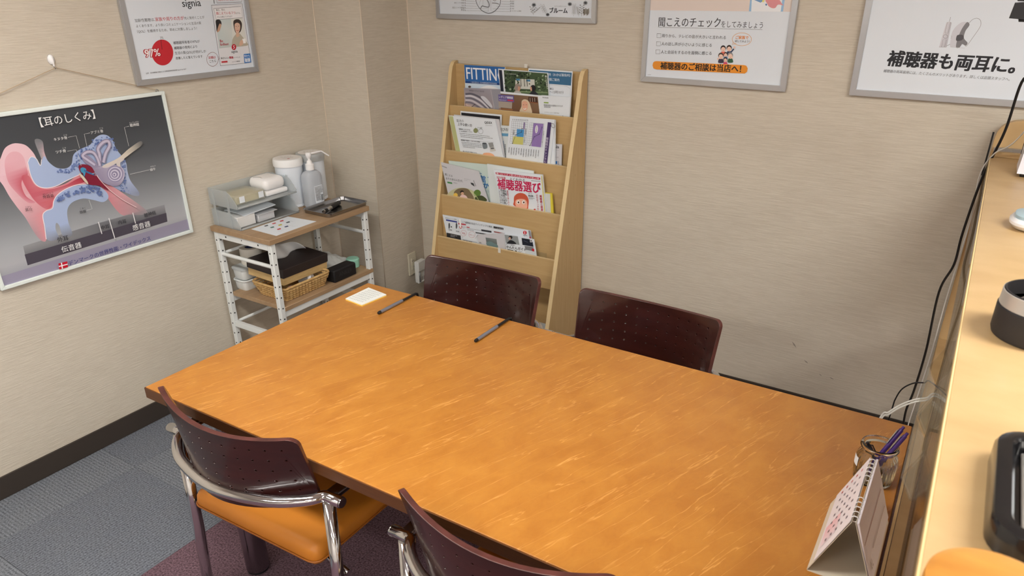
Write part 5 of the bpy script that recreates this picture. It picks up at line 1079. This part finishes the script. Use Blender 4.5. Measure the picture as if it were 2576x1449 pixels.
# speaker
t = thing('portable_speaker', 'black rectangular portable speaker on the trolley shelf', 'speaker', (-2.424, 2.268, S2))
m = MB().box((-2.455, 2.196, S2 + .001), (-2.394, 2.340, S2 + .061), .007, 3); cs = part('speaker_case', m, mat('speaker_black', (22, 22, 25), .55, bump=.15, bscale=900), t)
pr = Print((-2.3938, 2.196, S2), (0, 1, 0), (0, 0, 1))
v, f, x0, x1, y0, y1 = text_geo('ANKER'); pr.put([(.030 + (x - x0) / (x1 - x0) * .084, .024 + y * .030) for x, y in v], f, (50, 50, 54)); pr.build(cs, 'printed_lettering', 'embossed dark lettering')
part('wrist_strap', MB().tube(bez([(-2.44, 2.340, S2 + .045), (-2.435, 2.352, S2 + .04), (-2.425, 2.353, S2 + .032), (-2.42, 2.341, S2 + .03)], 4), .002, 6), mat('speaker_black'), t)
def bag(u, v):
    p = Vector((-2.715 + .20 * u, 2.215 + .215 * v, S2 + .001)); e = min(u, 1 - u, v, 1 - v) * 4; e = min(1, e)
    p.z += e ** .5 * (.055 + .02 * noise.noise(p * 22) + .010 * noise.noise(p * 60)); return p
single('plastic_bag', MB().grid(bag, 36, 36, .0005), mat('white_film', (222, 226, 226), .4, trans=.15), 'crumpled white plastic bag at the back of the trolley shelf', 'bag', base=Vector((-2.61, 2.32, S2)))
m = MB().lathe([(.0, 0), (.03, .002), (.032, .04), (.028, .045), (0, .046)], (-2.48, 2.405, S2), 20)
single('green_lid_cup', m, mat('mint_plastic', (150, 206, 186), .4), 'mint green plastic cup behind the speaker on the trolley shelf', 'cup', base=Vector((-2.48, 2.405, S2)))
single('white_bottle', MB().lathe([(.026, 0), (.028, .004), (.028, .09), (.015, .105), (.012, .125), (0, .126)], (-2.46, 1.98, .15), 24), WPL, 'white bottle on the bottom shelf of the trolley', 'bottle', base=Vector((-2.46, 1.98, .15)))

# ------------------------------------------------------------------ outlet and charger on the pillar
def pil_x(y): return -2.478 + (y - 2.615) * (-.029 / .355)
ay = math.atan2(-.029, .355)
oc = Vector((pil_x(2.855), 2.855, .32))
t = thing('wall_outlet', 'cream wall socket plate low on the pillar', 'outlet', oc, -ay * -1)
t.rotation_euler = (0, 0, -math.atan2(-.029, .355))
part('outlet_plate', MB().box((.0, -.034, -.062), (.007, .034, .062), .002, 2), mat('cream_plastic', (222, 216, 196), .4), t, True)
part('socket_insert', MB().box((.006, -.012, -.032), (.009, .012, .032), .001), mat('cream_plastic'), t, True)
for z in (.017, .009): part('socket_slot', MB().box((.0088, -.0075 if z > .01 else .0045, .012), (.0093, -.0045 if z > .01 else .0075, .022)), HOLE, t, True)
t = thing('battery_charger', 'white plug-in battery charger holding cells beside the pillar socket', 'charger', oc + Vector((.012, .035, -.05)))
t.rotation_euler = (0, 0, -math.atan2(-.029, .355))
CHG = mat('charger_white', (226, 228, 228), .4)
part('charger_body', MB().box((.0, -.034, -.062), (.020, .034, .062), .005, 2), CHG, t, True)
part('charger_head', MB().box((.018, -.034, .005), (.030, .034, .062), .004, 2), CHG, t, True)
for s in (-1, 1): part('bay_wall', MB().box((.018, s * .034 - .002, -.062), (.028, s * .034 + .002, .006), .001, 1), CHG, t, True)
part('bay_floor', MB().box((.018, -.034, -.062), (.028, .034, -.056), .001, 1), CHG, t, True)
for k in range(4):
    y = -.0235 + .0157 * k
    if k == 0: part('battery_cell', MB().tube([(.025, y, -.055), (.025, y, .002)], .0062, 14), mat('cell_grey', (150, 152, 156), .35, .4), t, True)
    else: part('contact_spring', MB().box((.0195, y - .004, -.055), (.0215, y + .004, -.035)), mat('steel'), t, True)
part('plug_pin', MB().box((-.012, -.03, .03), (.001, -.028, .036)), mat('steel'), t, True)

# ------------------------------------------------------------------ things on the table
t = thing('memo_pad', 'pad of printed white notes with yellow backing on the table corner', 'memo pad', (-1.74, 1.735, TZ))
q = [Vector((-1.787, 1.678, TZ)), Vector((-1.700, 1.668, TZ)), Vector((-1.688, 1.781, TZ)), Vector((-1.787, 1.796, TZ))]
part('yellow_sheets', MB().prism(q, (0, 0, .004)), mat('note_yellow', (240, 206, 96), .6), t)
q2 = [p + Vector((0, 0, .004)) for p in q]
tp = part('top_sheets', MB().prism(q2, (0, 0, .003)), mat('note_white', (236, 240, 238), .6), t)
pr = Print(q[0] + Vector((0, 0, .0071)), (1, -.1, 0), (.1, 1, 0))
rnd = random.Random(9)
for i in range(9):
    for j in range(7):
        x, y = .006 + .0085 * i, .010 + .0145 * j
        for kk in range(2):
            w_ = rnd.uniform(.003, .0055); pr.put([(x, y + .004 * kk), (x + w_, y + .004 * kk), (x + w_, y + .0012 + .004 * kk), (x, y + .0012 + .004 * kk)], [(0, 1, 2, 3)], (110, 120, 126))
pr.build(tp)
def bag_hook(x, label):
    t = thing('bag_hook', label, 'hook', (x, 1.75, TZ), group='rod bag hooks on the table edge')
    z = TZ + .0062
    part('silver_sleeve', MB().tube([(x, 1.652, z), (x, 1.66, z), (x, 1.768, z)], [.0052, .0058, .0058], 14), mat('silver_paint', (150, 156, 172), .35, .7), t)
    part('rubber_tip', MB().tube([(x, 1.644, z), (x, 1.647, z), (x, 1.656, z)], [.0038, .0054, .0056], 14), mat('black_plastic'), t)
    part('black_arm', MB().tube([(x, 1.766, z), (x, 1.842, z), (x, 1.850, z - .003), (x, 1.853, z - .012), (x, 1.853, z - .05), (x, 1.845, z - .056), (x, 1.835, z - .052)], .0044, 12), mat('black_plastic'), t)
bag_hook(-1.604, 'silver and black rod hook on the table edge beside the memo pad')
bag_hook(-1.203, 'silver and black rod hook on the table edge between the far chairs')
# glass pen jar
jx, jy = -.034, 1.555
GLASS = mat('glass', (244, 250, 248), .02, trans=1.0, ior=1.45)
t = thing('glass_jar', 'squat ribbed clear glass jar holding pens at the table end', 'jar', (jx, jy, TZ))
part('jar_body', MB().lathe([(0, .001), (.036, .0), (.041, .004), (.043, .02), (.0435, .055), (.041, .068), (.035, .077), (.0335, .082), (.0385, .085), (.0405, .090), (.0385, .095), (.034, .0955), (.0315, .092), (.0305, .082), (.0325, .075), (.0385, .066), (.0405, .055), (.040, .02), (.038, .008), (.033, .006), (0, .006)], (jx, jy, TZ), 96, 28, .0009, (.006, .068)), GLASS, t)
part('jar_sticker', MB().grid(lambda u, v: (jx + .0447 * math.cos(3.3 + .5 * u), jy + .0447 * math.sin(3.3 + .5 * u), TZ + .04 + .022 * v), 6, 2, .0002), WP_, t)
PUR = mat('purple_plastic', (62, 34, 110), .3, coat=.3); PDK = mat('pen_dark', (30, 28, 34), .35)
def pen(foot, tip, body, label):
    A3, B3 = Vector(foot), Vector(tip); L = (B3 - A3).length; d = (B3 - A3) / L
    t = thing('ballpoint_pen', label, 'pen', A3, group='pens in the glass jar')
    part('barrel', MB().tube([A3 + d * .022, A3 + d * .03, A3 + d * (L - .012), A3 + d * (L - .008)], [.0042, .0052, .0052, .0046], 14), body, t)
    part('pen_tip', MB().tube([A3, A3 + d * .012, A3 + d * .023], [.0006, .0028, .0043], 12), mat('steel'), t)
    part('push_button', MB().tube([A3 + d * (L - .009), A3 + d * L], .0034, 12), body, t)
    sd = d.cross(Vector((0, 0, 1))).normalized(); up_ = sd.cross(d)
    part('pocket_clip', MB().tube([A3 + d * (L - .012) + up_ * .005, A3 + d * (L - .014) + up_ * .0078, A3 + d * (L - .05) + up_ * .0072], .0014, 6), STEEL if body is PUR else body, t)
pen((jx - .022, jy - .020, TZ + .0075), (jx + .036, jy + .022, TZ + .142), PUR, 'purple ballpoint pen standing upper left in the glass jar')
pen((jx - .012, jy - .026, TZ + .0075), (jx + .046, jy + .006, TZ + .138), PUR, 'purple ballpoint pen leaning lower right in the glass jar')
pen((jx + .018, jy + .020, TZ + .0075), (jx - .026, jy - .012, TZ + .098), PDK, 'dark short pen tucked low in the glass jar')
# desk calendar
cy0, cy1 = 1.185, 1.412
t = thing('desk_calendar', 'white tent desk calendar with twin-ring binding at the table end', 'calendar', (-.037, 1.3, TZ))
rx_, rz_ = -.037, TZ + .143
CARD = mat('calendar_card', (206, 196, 178), .6)
fL, fR = -.096, .018
bl_ = part('base_card', MB().prism([(fL, cy0, TZ + .0003), (fR, cy0, TZ + .0003), (fR, cy1, TZ + .0003), (fL, cy1, TZ + .0003)], (0, 0, .0015)), CARD, t)
def leaf(x0, z0, x1, z1, off, m, nm='calendar_leaf', ya=cy0, yb=cy1):
    d = Vector((x1 - x0, 0, z1 - z0)).normalized(); n = Vector((-d.z, 0, d.x)); n = n if n.z > 0 else -n
    o = n * off
    return part(nm, MB().prism([Vector((x0, ya, z0)) + o, Vector((x1, ya, z1)) + o, Vector((x1, yb, z1)) + o, Vector((x0, yb, z0)) + o], n * .0011), m, t)
lf = leaf(rx_ - .003, rz_, fL, TZ + .0022, 0, CARD, 'tent_panel'); leaf(rx_ + .003, rz_, fR, TZ + .0022, 0, CARD, 'tent_panel')
LEAF = mat('calendar_paper', (226, 220, 226), .5)
tl = leaf(rx_ - .004, rz_ + .001, fL + .010, TZ + .028, .0014, LEAF)
for k in range(3): leaf(rx_ + .004, rz_ + .001, fR - .004 - .0015 * k, TZ + .014, .0014 + .0013 * k, LEAF)
tr_ = [c for c in t.children if c.name.startswith('calendar_leaf')][-1]
d = Vector((fL + .010 - rx_ + .004, 0, TZ + .028 - rz_)).normalized(); up_ = -d; n_ = Vector((0, -1, 0)).cross(up_)
pr = Print(Vector((rx_ - .004, cy1, rz_ + .001)) + Vector((d.z, 0, -d.x)) * -.0027, (0, -1, 0), up_)
if pr.n.x > 0: pr.n = -pr.n
pr.o = Vector((rx_ - .004, cy1, rz_ + .001)) + pr.n * .00265
W_, H_ = cy1 - cy0, .118
pr.put([(.13, -.115), (.2, -.115), (.2, -.06), (.13, -.06)], [(0, 1, 2, 3)], [(232, 180, 190), (226, 214, 224), (226, 214, 224), (232, 190, 200)])
for i in range(7):
    for j in range(5):
        x, y = .02 + .028 * i, -.025 - .018 * j; pr.put([(x, y), (x + .007, y), (x + .007, y + .006), (x, y + .006)], [(0, 1, 2, 3)], (196, 90, 100) if i == 0 else (130, 130, 146))
pr.build(tl)
d = Vector((fR - .007 - rx_ - .004, 0, TZ + .014 - rz_ - .001)).normalized()
pr = Print(Vector((0, 0, 0)), (0, 1, 0), -d)
if pr.n.x < 0: pr.n = -pr.n
pr.o = Vector((rx_ + .004, cy0, rz_ + .001)) + pr.n * .0053
for j, (h, c) in enumerate(((-.055, (150, 60, 60)), (-.095, (120, 70, 70)))):
    x = .05 * j + .01
    while x < .2:
        l = random.uniform(.002, .006); pr.put([(x, h), (x + l, h), (x + l, h + .0025), (x, h + .0025)], [(0, 1, 2, 3)], c); x += l + .0012
v, f, x0, x1, y0, y1 = text_geo('LL'); pr.put([(.02 + x * .02, -.115 + y * .025) for x, y in v], f, (50, 46, 50))
pr.build(tr_)
for k in range(14):
    if 5 <= k <= 8: continue
    y = cy0 + .012 + (cy1 - cy0 - .024) * k / 13
    part('binding_ring', MB().tube([(rx_ + .0062 * math.cos(q_), y, rz_ + .0005 + .0062 * math.sin(q_)) for q_ in [i * math.pi / 6 for i in range(12)]], .0009, 6, closed=True), mat('white_wire', (232, 232, 234), .3), t)

# ------------------------------------------------------------------ maple counter shelf on the right
CT = 1.195
MPL = mat('counter_maple', (202, 172, 126), .42, col2=(188, 156, 110), vscale=7, stretch=(1, 1.8, 1), detail=6, coat=.1)
MPE = mat('counter_edge', (238, 208, 152), .45)
cx0, cx1 = .046, .33
t = thing('counter_shelf', 'light maple open counter shelf beside the table', 'counter', (.19, 1.6, 0))
top = part('counter_top', MB().box((cx0 + .001, .32, CT - .028), (cx1, 2.90, CT), .0015, 1), MPL, t)
part('edge_band', MB().box((cx0 - .001, .32, CT - .028), (cx0 + .0012, 2.90, CT - .001)), MPE, top)
part('lower_board', MB().box((.038, .32, .477), (cx1, 2.90, .505), .0015, 1), MPL, t)
part('bottom_board', MB().box((.04, .32, .06), (cx1, 2.90, .085), .0015, 1), MPL, t)
prof = [(.036, 0), (cx1 + .02, 0), (cx1 + .02, 1.312), (.112, 1.312)] + [(.112 - .066 * math.sin(R_(a_)), 1.262 + .05 * math.cos(R_(a_))) for a_ in (20, 40, 60, 80)] + [(.044, 1.25), (.040, .8)]
part('end_panel', MB().prism([(x, 2.90, z) for x, z in prof], (0, .035, 0)), MPL, t)
part('near_panel', MB().box((.04, .285, 0), (cx1, .32, CT), .001, 1), MPL, t)
part('light_block_panel', MB().box((cx1 - .018, .32, .80), (cx1, 2.90, CT - .028)), MPL, t)  # unseen panel added to block far light from the table end
part('upstand', MB().box((.052, 2.868, CT), (cx1, 2.90, CT + .018), .0015, 1), MPL, t)
part('metal_channel', MB().box((.050, 2.884, CT + .018), (cx1, 2.8995, CT + .028)), mat('aluminium'), t)
part('black_edge_strip', MB().box((.034, 2.897, CT - .07), (.0395, 2.90, CT + .075)), mat('black_plastic'), t)
ACR = thin_sheet('acrylic_sheet', (246, 247, 246), 0.0, .02)
def holder(y0, y1, label):
    t = thing('acrylic_holder', label, 'brochure holder', (.04, (y0 + y1) / 2, .92), group='clear acrylic brochure holders')
    part('back_sheet', MB().box((.0408, y0, .915), (.0438, y1, CT - .001)), ACR, t)
    part('pocket_front', MB().prism([(.0408, y0, .915), (.0378, y0, .915), (.016, y0, .955), (.018, y0, .957)], (0, y1 - y0, 0)), ACR, t)
    part('pocket_top', MB().prism([(.016, y0, .9575), (.018, y0, .9575), (.0405, y0, 1.015), (.0385, y0, 1.018)], (0, .004, 0)), ACR, t)
    for y in (y0, y1 - .003): part('pocket_side', MB().prism([(.0400, y, .922), (.0195, y, .9575), (.0400, y, 1.01)], (0, .003, 0)), ACR, t)
holder(1.44, 1.665, 'far clear acrylic brochure holder hung on the counter edge')
holder(1.20, 1.425, 'near clear acrylic brochure holder hung on the counter edge')
single('sneeze_guard', MB().box((.0408, .33, .93), (.0438, 1.19, CT - .001)), ACR, 'clear acrylic guard on the counter edge nearest the camera', 'guard', base=Vector((.0423, .76, .93)))
single('sneeze_guard', MB().box((.0408, 1.69, .98), (.0438, 2.86, CT - .001)), ACR, 'long clear acrylic guard on the counter edge by the wall', 'guard', base=Vector((.0423, 2.275, .98)))
# cup
cc = (.154, 1.352)
t = thing('desk_cup', 'black oval desk cup with broad silver band on the counter', 'cup', (cc[0], cc[1], CT))
part('cup_body', MB().lathe([(.056, 0), (.060, .003), (.062, .01), (.062, .052), (.0595, .054), (0, .0541)], (cc[0], cc[1], CT), 48, sx=1.09, sy=1.09), mat('cup_black', (40, 38, 40), .55), t)
part('silver_band', MB().lathe([(.0595, .0535), (.0605, .055), (.0595, .078), (.0585, .079), (.0575, .078), (.0575, .0535), (.0595, .0535)], (cc[0], cc[1], CT), 48, sx=1.09, sy=1.09), mat('satin_silver', (214, 212, 210), .35, .7), t)
part('inner_liner', MB().lathe([(.0572, .0545), (.0572, .0800), (.0565, .0805), (.055, .0800), (.055, .0545), (.0572, .0545)], (cc[0], cc[1], CT), 48, sx=1.09, sy=1.09), mat('cup_black'), t)
part('metal_clip', MB().tube(bez([(.12, 1.37, CT + .057), (.135, 1.375, CT + .066), (.155, 1.36, CT + .064)], 5), .002, 6), STEEL, t)
single('red_eraser', MB().box((.126, 1.335, CT + .0545), (.150, 1.352, CT + .061), .002), mat('eraser_red', (170, 40, 60), .5), 'red eraser lying inside the desk cup', 'eraser', base=Vector((.138, 1.343, CT + .0545)))
# white and blue device
dc = Vector((.158, 2.035, CT))
t = thing('hearing_aid_case', 'rounded white case with pale blue top at the counter right', 'case', dc)
part('case_body', MB().lathe([(.030, 0), (.045, .004), (.053, .014), (.053, .020), (.048, .027), (0, .0272)], tuple(dc), 40, sx=1.0, sy=1.15, p=2.6), mat('case_white', (234, 234, 238), .25, coat=.4), t)
part('case_top', MB().lathe([(.044, .0265), (.044, .034), (.041, .036), (0, .0362)], tuple(dc), 40, sx=1.0, sy=1.1, p=3.0), mat('case_blue', (164, 186, 196), .4), t)
part('case_knob', MB().lathe([(.015, .036), (.015, .046), (.013, .048), (0, .0482)], (dc.x + .008, dc.y + .01, CT), 24), mat('knob_tan', (170, 150, 126), .5), t)
# white device at the wall
t = thing('label_printer', 'white boxy device at the right edge of the counter near the wall', 'printer', (.2, 2.65, CT))
part('device_body', MB().prism([(.119, 2.585, CT + .012), (.119, 2.72, CT + .012), (.128, 2.72, CT + .155), (.131, 2.665, CT + .155)], (.17, 0, 0)), mat('device_white', (226, 224, 232), .35), t)
part('device_foot', MB().box((.128, 2.60, CT), (.28, 2.71, CT + .0119), .003), mat('black_plastic'), t)
part('device_port', MB().box((.1185, 2.66, CT + .055), (.1195, 2.675, CT + .10)), mat('black_plastic'), t)
# black tray device
bc = Vector((.187, .84, CT))
t = thing('phone_charger_tray', 'glossy black rounded tray holding a white card at the lower right', 'tray', bc)
GB = mat('gloss_black', (26, 26, 28), .16, coat=.3)
bw, bl2 = .178, .232
def bring(s, z): return [(bc.x + a_, bc.y + b_, CT + z) for a_, b_ in rounded_rect(bw + 2 * s, bl2 + 2 * s, .042 + s, 7)]
part('tray_body', loft(MB(), [bring(-.006, 0), bring(0, .004), bring(0, .030), bring(-.003, .036), bring(-.009, .038), bring(-.018, .0375), bring(-.021, .034), bring(-.022, .016)], True, True), GB, t)
part('silver_slot', MB().box((bc.x - .058, bc.y - .085, CT + .0165), (bc.x + .06, bc.y + .088, CT + .021), .003), mat('satin_silver'), t)
part('card_insert', MB().box((bc.x - .054, bc.y - .03, CT + .0212), (bc.x + .055, bc.y + .07, CT + .0235), .0005, 1), WP_, t)
# wooden round object, out of focus
wc = Vector((.103, .604, CT))
t = thing('wooden_box', 'round honey-coloured wooden box at the bottom right corner', 'box', wc)
part('box_body', MB().lathe([(.052, 0), (.056, .004), (.057, .045), (.0555, .048)], tuple(wc), 48), mat('honey_wood', (206, 146, 66), .4, col2=(178, 118, 50), vscale=9, stretch=(1, 3, 1), coat=.3), t)
part('box_lid', MB().lathe([(.058, .0482), (.0585, .051), (.0575, .060), (.050, .064), (0, .066)], tuple(wc), 48), mat('honey_wood'), t)
part('rubber_foot', MB().box((wc.x - .064, wc.y + .0, CT), (wc.x - .056, wc.y + .016, CT + .03), .002), mat('black_plastic'), t)
# lamp
t = thing('desk_lamp', 'black desk lamp head reaching in at the top right corner', 'lamp', (.24, 2.30, CT))
LB = mat('lamp_black', (34, 34, 38), .4)
hp = [on_y(p_, 2.25) for p_ in ((2538, 46), (2553, 8), (2620, 4), (2625, 54))]
part('lamp_head', MB().prism(hp, (0, .06, 0)), LB, t)
part('lamp_lens', MB().prism([on_y(p_, 2.26) for p_ in ((2562, 50), (2562, 55), (2620, 57), (2620, 50))], (0, .04, 0)), mat('black_plastic'), t)
e_ = on_y((2610, 15), 2.28)
part('lamp_joint', MB().prism([on_y(p_, 2.25) for p_ in ((2556, -12), (2560, 3), (2625, 5), (2625, -14))], (0, .05, 0)), LB, t)
part('lamp_arm', MB().tube([e_ + Vector((.01, 0, .02)), (.20, 2.30, 1.74), (.26, 2.30, 1.70), (.27, 2.30, CT + .015)], .007, 12), LB, t)
part('lamp_base', MB().lathe([(.055, 0), (.058, .004), (.056, .014), (.01, .018), (0, .018)], (.27, 2.30, CT), 32), LB, t)

# ------------------------------------------------------------------ cables
BC = mat('cable_black', (22, 22, 24), .45); WC = mat('cable_white', (226, 226, 222), .45)
def cable(name, pts, r, m, label): 
    p = [Vector(q_) for q_ in pts]
    return single(name, MB().tube(bez(p, 8), r, 8), m, label, 'cable', base=p[-1])
cable('power_cable', [(.275, 2.42, CT + .007), (.22, 2.60, 1.33), (.13, 2.74, 1.42)] + [on_y(p_, y) for p_, y in (((2576, 198), 2.78), ((2528, 330), 2.83), ((2470, 450), 2.86), ((2422, 585), 2.87), ((2400, 665), 2.87), ((2362, 735), 2.87), ((2330, 880), 2.87), ((2300, 980), 2.87), ((2280, 1030), 2.87), ((2270, 1075), 2.87))] + [(-.01, 2.86, .03), (-.03, 2.80, .006), (-.1, 2.70, .006)], .0042, BC, 'thick black cable hanging from the counter end to the floor')
cable('thin_white_cable', [(.125, 2.70, CT + .14)] + [on_y(p_, y) for p_, y in (((2545, 363), 2.78), ((2500, 388), 2.84), ((2465, 440), 2.876), ((2445, 540), 2.88), ((2415, 640), 2.88), ((2378, 760), 2.88), ((2345, 880), 2.88), ((2320, 960), 2.88), ((2290, 1050), 2.88), ((2278, 1090), 2.88))] + [(-.005, 2.87, .02), (-.02, 2.82, .005)], .0022, WC, 'thin white cable hanging beside the thick black one')
for k in range(2):
    cable('white_lead', [(.20, 2.24, .508)] + [on_y((p_[0], p_[1] + 6 * k), 2.2) for p_ in ((2365, 996), (2330, 1001), (2298, 1006), (2262, 1020), (2235, 1037), (2213, 1053))] + [(-.10 - .01 * k, 2.16, .30), (-.11, 2.15, .05), (-.12 - .02 * k, 2.12, .005)], .0026, WC, ['upper', 'lower'][k] + ' of two white leads arching over the table corner')
cable('black_lead', [(.20, 2.28, .508)] + [on_y(p_, 2.24) for p_ in ((2350, 967), (2325, 963), (2298, 964), (2270, 978), (2253, 1003), (2243, 1032))] + [(-.05, 2.22, .30), (-.05, 2.20, .05), (-.06, 2.18, .004)], .0022, BC, 'thin black lead arching out of the counter shelf')
